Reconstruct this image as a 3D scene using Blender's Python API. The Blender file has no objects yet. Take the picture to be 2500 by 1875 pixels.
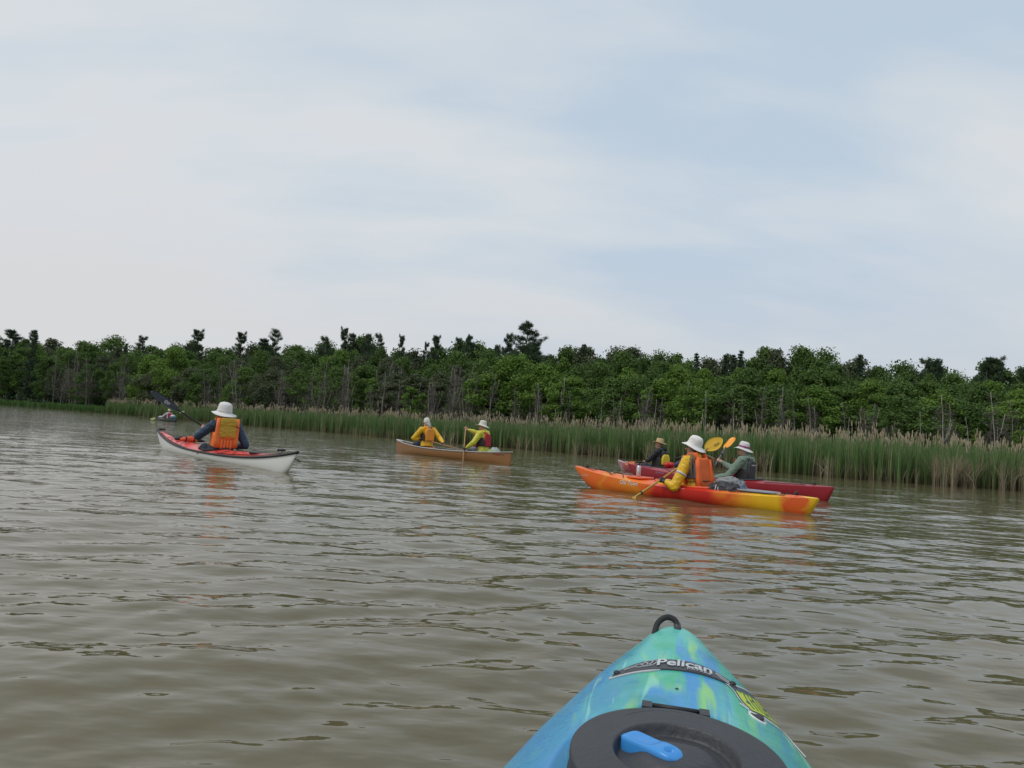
import bpy, bmesh, math, random
import numpy as np
from mathutils import Vector, Matrix, noise as mnoise
random.seed(7); rng = np.random.default_rng(11)
scn = bpy.context.scene; col = scn.collection
rad = math.radians

# ------------------------------------------------------------ camera, sky, sun
PITCH, ROLL, EYE = rad(4.1), rad(3.9), 0.80
_r = Vector((1,0,0)); _f = Vector((0,math.cos(PITCH),math.sin(PITCH))); _u = Vector((0,-math.sin(PITCH),math.cos(PITCH)))
_U = _u*math.cos(ROLL) - _r*math.sin(ROLL); _R = _r*math.cos(ROLL) + _u*math.sin(ROLL)
cd = bpy.data.cameras.new('camera'); cam = bpy.data.objects.new('camera', cd); col.objects.link(cam)
m = Matrix((_R, _U, -_f)).transposed().to_4x4(); m.translation = (0,0,EYE); cam.matrix_world = m
cd.sensor_width = 36; cd.lens = 24.97; cd.clip_start = .05; cd.clip_end = 6000
scn.camera = cam
scn.view_settings.view_transform = 'Standard'; scn.view_settings.look = 'None'
scn.view_settings.gamma = 1; scn.view_settings.exposure = 0.12

world = bpy.data.worlds.new('World'); scn.world = world; world.use_nodes = True
def build_world():
    nt = world.node_tree; N = nt.nodes; L = nt.links; N.clear()
    out = N.new('ShaderNodeOutputWorld'); mix = N.new('ShaderNodeMixShader'); mix.inputs[0].default_value = .9
    sky = N.new('ShaderNodeTexSky'); sky.sky_type = 'NISHITA'; sky.sun_disc = False
    sky.sun_elevation = rad(58); sky.sun_rotation = rad(-115)
    b1 = N.new('ShaderNodeBackground'); b1.inputs[1].default_value = .08; L.new(sky.outputs[0], b1.inputs[0])
    b2 = N.new('ShaderNodeBackground'); b2.inputs[1].default_value = 1.0
    tc = N.new('ShaderNodeTexCoord'); sep = N.new('ShaderNodeSeparateXYZ'); L.new(tc.outputs['Generated'], sep.inputs[0])
    def math_(op, a, b=None, clamp=False):
        n = N.new('ShaderNodeMath'); n.operation = op; n.use_clamp = clamp
        for i, v in enumerate((a, b)):
            if v is None: continue
            if isinstance(v, (int, float)): n.inputs[i].default_value = v
            else: L.new(v, n.inputs[i])
        return n.outputs[0]
    zc = math_('MAXIMUM', sep.outputs[2], 0.0); den = math_('ADD', zc, .32)
    cx = math_('DIVIDE', sep.outputs[0], den); cy = math_('DIVIDE', sep.outputs[1], den)
    cmb = N.new('ShaderNodeCombineXYZ'); L.new(cx, cmb.inputs[0]); L.new(cy, cmb.inputs[1])
    def nz(scale, det, loc, sc=(1,1,1)):
        mp = N.new('ShaderNodeMapping'); mp.inputs['Location'].default_value = loc; mp.inputs['Scale'].default_value = sc
        mp.inputs['Rotation'].default_value = (0,0,rad(-12))
        L.new(cmb.outputs[0], mp.inputs[0])
        n = N.new('ShaderNodeTexNoise'); n.inputs['Scale'].default_value = scale; n.inputs['Detail'].default_value = det
        n.inputs['Roughness'].default_value = .5
        L.new(mp.outputs[0], n.inputs['Vector']); return n.outputs[0]
    n1 = nz(.9, 4, (3.1,1.4,0), (.8,1.3,1)); n2 = nz(3.4, 7, (7.3,2.2,1), (.55,1.5,1))
    side = math_('MULTIPLY', sep.outputs[0], .20)                       # bluer towards the right
    upb = math_('MULTIPLY', zc, .22)
    s = math_('ADD', math_('ADD', math_('MULTIPLY', n1, 1.5), math_('MULTIPLY', n2, .95)), math_('ADD', side, upb))
    rp = N.new('ShaderNodeValToRGB'); L.new(math_('SUBTRACT', s, .70, True), rp.inputs[0])
    e = rp.color_ramp.elements
    e[0].position = .18; e[0].color = (.70,.69,.695,1)
    e[1].position = .88; e[1].color = (.50,.60,.71,1)
    k = e.new(.42); k.color = (.68,.71,.735,1)
    k = e.new(.62); k.color = (.61,.67,.72,1)
    # duller towards the horizon on the right
    hz = N.new('ShaderNodeMapRange'); L.new(zc, hz.inputs[0]); hz.inputs[1].default_value = 0; hz.inputs[2].default_value = .33
    hz.inputs[3].default_value = .8; hz.inputs[4].default_value = 0; hz.interpolation_type = 'SMOOTHSTEP'
    sr = N.new('ShaderNodeMapRange'); L.new(sep.outputs[0], sr.inputs[0]); sr.inputs[1].default_value = -.5; sr.inputs[2].default_value = .6
    hc = N.new('ShaderNodeMix'); hc.data_type = 'RGBA'; L.new(sr.outputs[0], hc.inputs[0])
    hc.inputs[6].default_value = (.64,.635,.645,1); hc.inputs[7].default_value = (.53,.555,.60,1)
    hm = N.new('ShaderNodeMix'); hm.data_type = 'RGBA'; L.new(hz.outputs[0], hm.inputs[0])
    L.new(rp.outputs[0], hm.inputs[6]); L.new(hc.outputs[2], hm.inputs[7])
    L.new(hm.outputs[2], b2.inputs[0])
    L.new(b1.outputs[0], mix.inputs[1]); L.new(b2.outputs[0], mix.inputs[2]); L.new(mix.outputs[0], out.inputs[0])
build_world()
sd = bpy.data.lights.new('sun', 'SUN'); sd.energy = 1.3; sd.angle = rad(16); sd.color = (1,.96,.9)
sun = bpy.data.objects.new('sun', sd); col.objects.link(sun)
# from the left and behind the camera, high
sv = Vector((math.sin(rad(-115))*math.cos(rad(58)), math.cos(rad(-115))*math.cos(rad(58)), math.sin(rad(58))))
sun.rotation_euler = sv.to_track_quat('Z', 'Y').to_euler(); sun.location = (0,0,60)

# ------------------------------------------------------------ materials
MATS = {}
def newmat(name):
    m = bpy.data.materials.new(name); m.use_nodes = True
    nt = m.node_tree; b = nt.nodes['Principled BSDF']; MATS[name] = m
    return m, nt, b
def mat(name, c, rough=.6, var=.12, scale=8, bump=.0, bscale=60, metal=0, spec=.5, coords='Object'):
    if name in MATS: return MATS[name]
    m, nt, b = newmat(name); N, L = nt.nodes, nt.links
    b.inputs['Roughness'].default_value = rough; b.inputs['Metallic'].default_value = metal
    b.inputs['Specular IOR Level'].default_value = spec
    tc = N.new('ShaderNodeTexCoord')
    n = N.new('ShaderNodeTexNoise'); n.inputs['Scale'].default_value = scale; n.inputs['Detail'].default_value = 4
    L.new(tc.outputs[coords], n.inputs['Vector'])
    mx = N.new('ShaderNodeMix'); mx.data_type = 'RGBA'
    mx.inputs[6].default_value = tuple(x*(1-var) for x in c)+(1,); mx.inputs[7].default_value = tuple(min(1,x*(1+var)) for x in c)+(1,)
    L.new(n.outputs[0], mx.inputs[0]); L.new(mx.outputs[2], b.inputs['Base Color'])
    if bump:
        n2 = N.new('ShaderNodeTexNoise'); n2.inputs['Scale'].default_value = bscale; n2.inputs['Detail'].default_value = 3
        L.new(tc.outputs[coords], n2.inputs['Vector'])
        bp = N.new('ShaderNodeBump'); bp.inputs['Strength'].default_value = bump; bp.inputs['Distance'].default_value = .01
        L.new(n2.outputs[0], bp.inputs['Height']); L.new(bp.outputs[0], b.inputs['Normal'])
    return m
def leafmat(name, dark, light, trans=.25, rnd=.5):
    m, nt, b = newmat(name); N, L = nt.nodes, nt.links
    at = N.new('ShaderNodeAttribute'); at.attribute_name = 'tint'
    oi = N.new('ShaderNodeObjectInfo')
    a = N.new('ShaderNodeMath'); a.operation = 'MULTIPLY_ADD'; L.new(oi.outputs['Random'], a.inputs[0]); a.inputs[1].default_value = rnd; 
    sc = N.new('ShaderNodeMath'); sc.operation = 'MULTIPLY'; L.new(at.outputs['Fac'], sc.inputs[0]); sc.inputs[1].default_value = 1-rnd
    L.new(sc.outputs[0], a.inputs[2])
    mx = N.new('ShaderNodeMix'); mx.data_type = 'RGBA'; L.new(a.outputs[0], mx.inputs[0])
    mx.inputs[6].default_value = dark+(1,); mx.inputs[7].default_value = light+(1,)
    L.new(mx.outputs[2], b.inputs['Base Color']); b.inputs['Roughness'].default_value = .65
    b.inputs['Specular IOR Level'].default_value = .2
    if trans:
        t = N.new('ShaderNodeBsdfTranslucent'); L.new(mx.outputs[2], t.inputs[0])
        ms = N.new('ShaderNodeMixShader'); ms.inputs[0].default_value = trans
        L.new(b.outputs[0], ms.inputs[1]); L.new(t.outputs[0], ms.inputs[2])
        L.new(ms.outputs[0], nt.nodes['Material Output'].inputs[0])
    return m
def bladesmat(name):                       # colour of each blade is stored on its vertices
    m, nt, b = newmat(name); N, L = nt.nodes, nt.links
    at = N.new('ShaderNodeAttribute'); at.attribute_name = 'hue'
    L.new(at.outputs['Color'], b.inputs['Base Color']); b.inputs['Roughness'].default_value = .6
    b.inputs['Specular IOR Level'].default_value = .25
    t = N.new('ShaderNodeBsdfTranslucent'); L.new(at.outputs['Color'], t.inputs[0])
    ms = N.new('ShaderNodeMixShader'); ms.inputs[0].default_value = .2
    L.new(b.outputs[0], ms.inputs[1]); L.new(t.outputs[0], ms.inputs[2]); L.new(ms.outputs[0], nt.nodes['Material Output'].inputs[0])
    return m

# ------------------------------------------------------------ mesh helpers
def me_np(name, V, F, smooth=False, attr=None, color=None):
    V = np.asarray(V, dtype=np.float32); F = np.asarray(F, dtype=np.int32)
    me = bpy.data.meshes.new(name); k = F.shape[1]
    me.vertices.add(len(V)); me.vertices.foreach_set('co', V.ravel())
    me.loops.add(F.size); me.loops.foreach_set('vertex_index', F.ravel())
    me.polygons.add(len(F)); me.polygons.foreach_set('loop_start', np.arange(0, F.size, k, dtype=np.int32))
    me.update(calc_edges=True)
    if smooth: me.polygons.foreach_set('use_smooth', np.ones(len(F), dtype=bool))
    if attr is not None:
        a = me.attributes.new('tint', 'FLOAT', 'POINT'); a.data.foreach_set('value', np.asarray(attr, dtype=np.float32))
    if color is not None:
        a = me.attributes.new('hue', 'FLOAT_COLOR', 'POINT'); c = np.ones((len(V),4), dtype=np.float32); c[:,:3] = color
        a.data.foreach_set('color', c.ravel())
    return me
class MB:
    """collects closed pieces of geometry and builds them as one mesh"""
    def __init__(s): s.v = []; s.f = []
    def add(s, V, F):
        o = len(s.v); s.v += [tuple(p) for p in V]; s.f += [tuple(i+o for i in f) for f in F]; return s
    def rings(s, R, cap=True, closed=True):
        n = len(R[0]); V = [p for r in R for p in r]; F = []
        for i in range(len(R)-1):
            for j in range(n if closed else n-1):
                k = (j+1) % n; F.append((i*n+j, i*n+k, (i+1)*n+k, (i+1)*n+j))
        if cap and closed:
            F.append(tuple(range(n-1,-1,-1))); F.append(tuple((len(R)-1)*n+j for j in range(n)))
        return s.add(V, F)
    def tube(s, P, r, n=10, flat=1.0, up=None, round_ends=True):
        P = [Vector(p) for p in P]; r = list(r) if hasattr(r, '__len__') else [r]*len(P)
        if round_ends:
            for e, (i, j) in enumerate(((0,1), (-1,-2))):
                d = (P[i]-P[j]).normalized(); rr = r[i]
                ex = [(P[i]+d*rr*.6, rr*.8), (P[i]+d*rr*.95, rr*.3)]
                if e == 0: P = [ex[1][0], ex[0][0]]+P; r = [ex[1][1], ex[0][1]]+r
                else: P = P+[ex[0][0], ex[1][0]]; r = r+[ex[0][1], ex[1][1]]
        R = []; ref = Vector(up) if up is not None else None
        for i, p in enumerate(P):
            t = (P[min(i+1,len(P)-1)]-P[max(i-1,0)]).normalized()
            if ref is None: ref = Vector((0,0,1)) if abs(t.z) < .9 else Vector((1,0,0))
            a = t.cross(ref)
            if a.length < 1e-4: a = t.orthogonal()
            a.normalize(); b = a.cross(t).normalized(); ref = b if up is None else ref
            R.append([p+a*(r[i]*math.cos(2*math.pi*j/n))+b*(r[i]*flat*math.sin(2*math.pi*j/n)) for j in range(n)])
        return s.rings(R)
    def loft(s, P, rx, ry, X, n=16, pw=2.0):       # (super)ellipse sections, X = the axis of rx
        P = [Vector(p) for p in P]; R = []; X = Vector(X).normalized()
        for i, p in enumerate(P):
            t = (P[min(i+1,len(P)-1)]-P[max(i-1,0)]).normalized()
            x = (X-t*X.dot(t)).normalized(); y = t.cross(x)
            q = []
            for j in range(n):
                a = 2*math.pi*j/n; c, d = math.cos(a), math.sin(a)
                q.append(p+x*(rx[i]*math.copysign(abs(c)**(2/pw), c))+y*(ry[i]*math.copysign(abs(d)**(2/pw), d)))
            R.append(q)
        return s.rings(R)
    def ball(s, c, r, M=None, n=12, k=8):
        c = Vector(c); r = (r,)*3 if not hasattr(r, '__len__') else r; R = []
        for i in range(k+1):
            t = math.pi*(.02+.96*i/k)
            q = []
            for j in range(n):
                a = 2*math.pi*j/n
                v = Vector((r[0]*math.sin(t)*math.cos(a), r[1]*math.sin(t)*math.sin(a), -r[2]*math.cos(t)))
                q.append(c+(M@v if M else v))
            R.append(q)
        return s.rings(R)
    def box(s, c, h, M=None, bev=0):
        c = Vector(c); V = []
        for z in (-1,1):
            for x, y in ((-1,-1),(1,-1),(1,1),(-1,1)):
                v = Vector((x*h[0], y*h[1], z*h[2])); V.append(c+(M@v if M else v))
        return s.add(V, [(3,2,1,0),(4,5,6,7),(0,1,5,4),(1,2,6,5),(2,3,7,6),(3,0,4,7)])
    def mesh(s, name, smooth=True):
        me = bpy.data.meshes.new(name); me.from_pydata(s.v, [], s.f); me.update()
        if smooth: me.polygons.foreach_set('use_smooth', np.ones(len(me.polygons), dtype=bool))
        return me
    def build(s, name, m, parent=None, smooth=True): return obj(name, s.mesh(name, smooth), m, parent)
def obj(name, me, m=None, parent=None):
    o = bpy.data.objects.new(name, me); col.objects.link(o)
    if m is not None: me.materials.clear(); me.materials.append(m)
    if parent is not None: o.parent = parent
    return o
def remesh(me, voxel, smooth=2, fold=0, fscale=9):
    """unions overlapping pieces into one continuous surface"""
    o = bpy.data.objects.new('tmp', me); col.objects.link(o)
    r = o.modifiers.new('r', 'REMESH'); r.mode = 'VOXEL'; r.voxel_size = voxel; r.use_smooth_shade = True
    if smooth:
        k = o.modifiers.new('s', 'SMOOTH'); k.factor = .5; k.iterations = smooth
    dg = bpy.context.evaluated_depsgraph_get(); dg.update()
    out = bpy.data.meshes.new_from_object(o.evaluated_get(dg)); bpy.data.objects.remove(o)
    if fold:
        nrm = [v.normal.copy() for v in out.vertices]
        for v, n in zip(out.vertices, nrm):
            p = v.co
            a = mnoise.noise(Vector((p.x*fscale, p.y*fscale, p.z*fscale*1.8)))
            b = mnoise.noise(Vector((p.x*fscale*2.7+5, p.y*fscale*2.7, p.z*fscale*3.5)))
            v.co = p+n*fold*(abs(a)*-1.6+.3+b*.5)
    out.polygons.foreach_set('use_smooth', np.ones(len(out.polygons), dtype=bool)); out.update()
    return out
def tag(o, label, cat=None, group=None, kind=None):
    if label: o['label'] = label
    if cat: o['category'] = cat
    if group: o['group'] = group
    if kind: o['kind'] = kind
    return o
def thing(name, label, cat, loc=(0,0,0), rz=0, group=None):
    o = bpy.data.objects.new(name, None); col.objects.link(o); o.location = loc; o.rotation_euler = (0,0,rz)
    o.empty_display_size = .3
    return tag(o, label, cat, group)
def sm(a, b, x):
    t = np.clip((x-a)/(b-a), 0, 1); return t*t*(3-2*t)

# ------------------------------------------------------------ shoreline (azimuth in degrees -> metres)
AZ  = [-90,-60,-48,-38,-35.6,-30,-26.5,-20,-13,-9,-5,4.6,10.6,15,19,25,31,36,42,60,90]
SH  = [520,420,300,185,158,117,92,70.5,58,51,47.5,39.5,36,33.2,31.2,30.6,31.3,33.5,37,48,70]
def shore(az):
    az = np.asarray(az, dtype=float)
    return np.interp(az, AZ, SH)*(1+.010*np.sin(az*1.9+1)+.008*np.sin(az*4.3)+.006*np.sin(az*9.7+2))
SKYAZ = [-90,-60,-40,-30,-20,-10,0,10,20,30,40,60,90]
SKYD  = [560,460,245,172,134,118,104,95,88,83,84,100,130]
def skyd(az): return np.interp(az, SKYAZ, SKYD)
# elevation angle (as a tangent) of the tree skyline, by azimuth
TEA = [-60,-45,-35.8,-34.1,-32.4,-29.5,-26.1,-22.8,-20.0,-16.4,-14.5,-12.7,-10.6,-9.8,-8.2,-6.3,-4.6,-1.7,2.3,3.1,4.1,5.6,6.9,9.1,10.9,13.3,15.2,17.6,19.1,20.2,21.5,22.2,24.7,26.1,27.2,27.9,28.7,29.5,31.2,32.6,33.0,33.6,34.5,35.8,45,60]
TEL = [.085,.08,0.0763,0.0755,0.0795,0.0811,0.0830,0.0875,0.0951,0.1016,0.1081,0.1147,0.1192,0.1080,0.1081,0.1190,0.1212,0.1240,0.1252,0.1175,0.1242,0.1275,0.1299,0.1307,0.1287,0.1238,0.1206,0.1243,0.1284,0.1397,0.1273,0.1307,0.1289,0.1225,0.1095,0.1087,0.1140,0.1213,0.1235,0.1177,0.1033,0.1169,0.1188,0.1141,.11,.11]
def telev(az): return np.interp(az, TEA, TEL)
def pol(az, d): return (d*math.sin(rad(az)), d*math.cos(rad(az)))

# ------------------------------------------------------------ ground
def build_ground():
    az = np.linspace(-90, 90, 181); V = []; rows = [0,.02,.06,.15,.4,1.0,3,12]
    hts = [-.25,-.05,.12,.25,.5,1.0,3,8]
    for a in az:
        s0 = float(shore(a))-1.0
        for k, h in zip(rows, hts):
            d = s0+k*max(70, s0*.6) if k < 3 else s0+k*120
            x, y = pol(a, d); V.append((x, y, h+.05*math.sin(a*3+k*9)))
    n = len(rows); F = [(i*n+j, i*n+j+1, (i+1)*n+j+1, (i+1)*n+j) for i in range(len(az)-1) for j in range(n-1)]
    F = [f[::-1] for f in F]
    m = mat('forest_soil', (.045,.038,.024), .95, .4, .6, .4, 6)
    tag(obj('ground', me_np('ground', V, F, True), m), 'dark forest floor and muddy bank rising behind the reeds', kind='structure')
    V = [(-3000,-3000,-1.6),(3000,-3000,-1.6),(3000,3000,-1.6),(-3000,3000,-1.6)]
    tag(obj('lake_bed', me_np('lake_bed', V, [(0,1,2,3)]), m), 'muddy lake bed under the brown water', kind='structure')
build_ground()

# ------------------------------------------------------------ water
def build_water():
    dth = .0042; ratio = .0085
    th = np.arange(rad(-66), rad(66), dth)
    r = .9*np.exp(np.arange(0, math.log(240/.9), ratio))
    T, Rr = np.meshgrid(th, r); X = Rr*np.sin(T); Y = Rr*np.cos(T); Z = np.zeros_like(X)
    cell = Rr*ratio
    w = np.random.default_rng(5)
    lam = np.concatenate([np.exp(w.uniform(math.log(.11), math.log(.5), 60)), np.exp(w.uniform(math.log(.42), math.log(1.15), 34)), w.uniform(1.6,3.2,8)])
    for i, l in enumerate(lam):
        ang = rad(97)+w.normal(0, .42 if l > .4 else .6)
        k = 2*math.pi/l; ph = w.uniform(0, 6.28)
        slope = .0150 if l < .42 else (.0112 if l < 1.55 else .006)
        amp = slope/k
        fade = np.clip((l/cell-3)/3, 0, 1)
        grp = .55+.9*np.abs(np.sin(X*(.13+.05*math.sin(i))+i*1.7)*np.cos(Y*(.09+.04*math.cos(i*2.))+i*.9))
        p = k*(X*math.cos(ang)+Y*math.sin(ang))+ph+.5*np.sin(X*.7+i)+.4*np.sin(Y*.45+i*2)
        s = np.sin(p); Z += amp*fade*grp*(s+.22*np.cos(2*p))
    n = len(th); V = np.stack([X.ravel(), Y.ravel(), Z.ravel()], 1)
    i, j = np.meshgrid(np.arange(len(r)-1), np.arange(n-1), indexing='ij'); b = (i*n+j).ravel()
    F = np.stack([b, b+1, b+n+1, b+n], 1)[:, ::-1]
    # the rest of the lake: beyond, beside and behind, as coarse sheets sharing the rim
    V = list(map(tuple, V)); F = F.tolist()
    m, nt, bs = newmat('lake_water'); N, L = nt.nodes, nt.links
    bs.inputs['Roughness'].default_value = .035; bs.inputs['IOR'].default_value = 1.333
    tc = N.new('ShaderNodeTexCoord')
    nn = N.new('ShaderNodeTexNoise'); nn.inputs['Scale'].default_value = .35; nn.inputs['Detail'].default_value = 3
    L.new(tc.outputs['Object'], nn.inputs['Vector'])
    mx = N.new('ShaderNodeMix'); mx.data_type = 'RGBA'; L.new(nn.outputs[0], mx.inputs[0])
    mx.inputs[6].default_value = (.106,.089,.046,1); mx.inputs[7].default_value = (.122,.105,.058,1)
    L.new(mx.outputs[2], bs.inputs['Base Color'])
    # the open water away from the boats is more ruffled by the wind
    ln = N.new('ShaderNodeVectorMath'); ln.operation = 'LENGTH'; L.new(tc.outputs['Object'], ln.inputs[0])
    ruf = N.new('ShaderNodeMapRange'); L.new(ln.outputs['Value'], ruf.inputs[0]); ruf.inputs[1].default_value = 8; ruf.inputs[2].default_value = 55
    ruf.inputs[3].default_value = .9; ruf.inputs[4].default_value = 1.8
    def bump(scale, sx, sy, dist, rot, prev=None, det=2):
        mp = N.new('ShaderNodeMapping'); mp.inputs['Scale'].default_value = (sx,sy,1); mp.inputs['Rotation'].default_value = (0,0,rot)
        L.new(tc.outputs['Object'], mp.inputs[0])
        n = N.new('ShaderNodeTexNoise'); n.inputs['Scale'].default_value = scale; n.inputs['Detail'].default_value = det
        n.inputs['Roughness'].default_value = .45
        L.new(mp.outputs[0], n.inputs['Vector'])
        bp = N.new('ShaderNodeBump'); bp.inputs['Strength'].default_value = 1; bp.inputs['Distance'].default_value = dist
        hm = N.new('ShaderNodeMath'); hm.operation = 'MULTIPLY'; L.new(n.outputs[0], hm.inputs[0]); L.new(ruf.outputs[0], hm.inputs[1]); L.new(hm.outputs[0], bp.inputs['Height'])
        if prev: L.new(prev, bp.inputs['Normal'])
        return bp.outputs[0]
    a = bump(5.2, .45, 1.0, .012, rad(-7)); a = bump(11, .5, 1.0, .0068, rad(10), a)
    L.new(a, bs.inputs['Normal'])
    tag(obj('water', me_np('water', V, F, True), m), 'rippled grey-brown lake water', kind='structure')
    # surrounding sheets
    A = []; G = []; ths = np.linspace(rad(66), rad(294), 60)
    for t in ths:
        for q in (.9, 30, 240): A.append((q*math.sin(t), q*math.cos(t), 0))
    for i in range(len(ths)-1):
        for j in range(2): k = i*3+j; G.append((k, k+1, k+4, k+3))
    o = len(A); allt = np.linspace(0, 2*math.pi, 97)
    for t in allt:
        for q in (240, 2500): A.append((q*math.sin(t), q*math.cos(t), 0))
    for i in range(96): k = o+i*2; G.append((k, k+1, k+3, k+2))
    o = len(A)
    for t in np.linspace(0, 2*math.pi, 49)[:-1]: A.append((.9*math.sin(t), .9*math.cos(t), 0))
    A.append((0,0,0)); c = len(A)-1
    T3 = [(o+i, o+(i+1)%48, c, c) for i in range(48)]
    me = bpy.data.meshes.new('water'); me.from_pydata(A, [], [g[::-1] for g in G]+[t[:3] for t in T3]); me.update()
    bm = bmesh.new(); bm.from_mesh(me); bmesh.ops.recalc_face_normals(bm, faces=bm.faces)
    for f in bm.faces:
        if f.normal.z < 0: f.normal_flip()
    bm.to_mesh(me); bm.free()
    tag(obj('water', me, m), 'lake water around and beyond the paddlers', kind='structure')
build_water()

# ------------------------------------------------------------ reeds and grass (uncountable)
def blades(N, azr, depth, h, wd, colfn, lean=.12, dexp=1.0, segs=3, off=0.0, seed=1, zb=-.1):
    g = np.random.default_rng(seed)
    # equal density along the shore length
    aa = np.linspace(azr[0], azr[1], 600); ss = shore(aa); xs = ss*np.sin(np.radians(aa)); ys = ss*np.cos(np.radians(aa))
    w = np.hypot(np.gradient(xs), np.gradient(ys))/ss**.6; w /= w.sum()
    az = np.interp(g.random(N), np.cumsum(w), aa)
    u = g.random(N)**dexp
    ragged = .6*np.sin(az*11.3)+.4*np.sin(az*23.7+1)+g.normal(0,.18,N)
    d = shore(az)+off+ragged*.5+u*depth*(shore(az)/34.)**.5
    X = d*np.sin(np.radians(az)); Y = d*np.cos(np.radians(az))
    patch = .5+.5*np.sin(az*7.1+3*np.sin(az*2.3))*np.sin(az*17+d)
    H = h*(1+g.normal(0,.10,N)+.05*np.sin(az*5.1)+.04*np.sin(az*13)); ya = g.random(N)*math.pi
    la = g.random(N)*2*math.pi; lm = np.abs(g.normal(0, lean, N))
    W = wd*(.7+.6*g.random(N))*(np.hypot(X,Y)/32)**.5
    C = colfn(g, N, patch, u)
    V = np.zeros((N, (segs+1)*2, 3)); CC = np.zeros((N, (segs+1)*2, 3))
    for s in range(segs+1):
        t = s/segs; wt = W*(1-.85*t**2); cx = X+np.cos(la)*lm*H*t*t; cy = Y+np.sin(la)*lm*H*t*t
        z = zb+(H-zb)*t*(1-.15*lm*t)
        V[:,2*s] = np.stack([cx-np.cos(ya)*wt/2, cy-np.sin(ya)*wt/2, z], 1)
        V[:,2*s+1] = np.stack([cx+np.cos(ya)*wt/2, cy+np.sin(ya)*wt/2, z], 1)
        CC[:,2*s] = CC[:,2*s+1] = C(t)
    base = (np.arange(N)*(segs+1)*2)[:,None]; F = []
    for s in range(segs): F.append(base+np.array([[2*s,2*s+1,2*s+3,2*s+2]]))
    F = np.stack(F, 1).reshape(-1,4)
    return V.reshape(-1,3), F, CC.reshape(-1,3), (X+np.cos(la)*lm*H, Y+np.sin(la)*lm*H, H, d)
def lerp(a, b, t): return a+(b-a)*t
def green_col(g, N, patch, u):
    r = g.random((N,1)); p = patch[:,None]
    base = lerp(np.array([.17,.15,.075]), np.array([.09,.115,.04]), g.random((N,1)))
    top = lerp(np.array([.064,.142,.040]), np.array([.150,.240,.076]), r)
    dry = (g.random((N,1)) < .07+.16*(p > .78))
    tan = lerp(np.array([.30,.25,.15]), np.array([.42,.36,.24]), g.random((N,1)))
    def f(t):
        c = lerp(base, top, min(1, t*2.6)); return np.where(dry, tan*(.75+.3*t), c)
    return f
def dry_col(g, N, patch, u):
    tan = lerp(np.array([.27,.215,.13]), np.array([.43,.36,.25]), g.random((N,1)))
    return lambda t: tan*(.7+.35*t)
RM = bladesmat('reed_blade')
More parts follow.
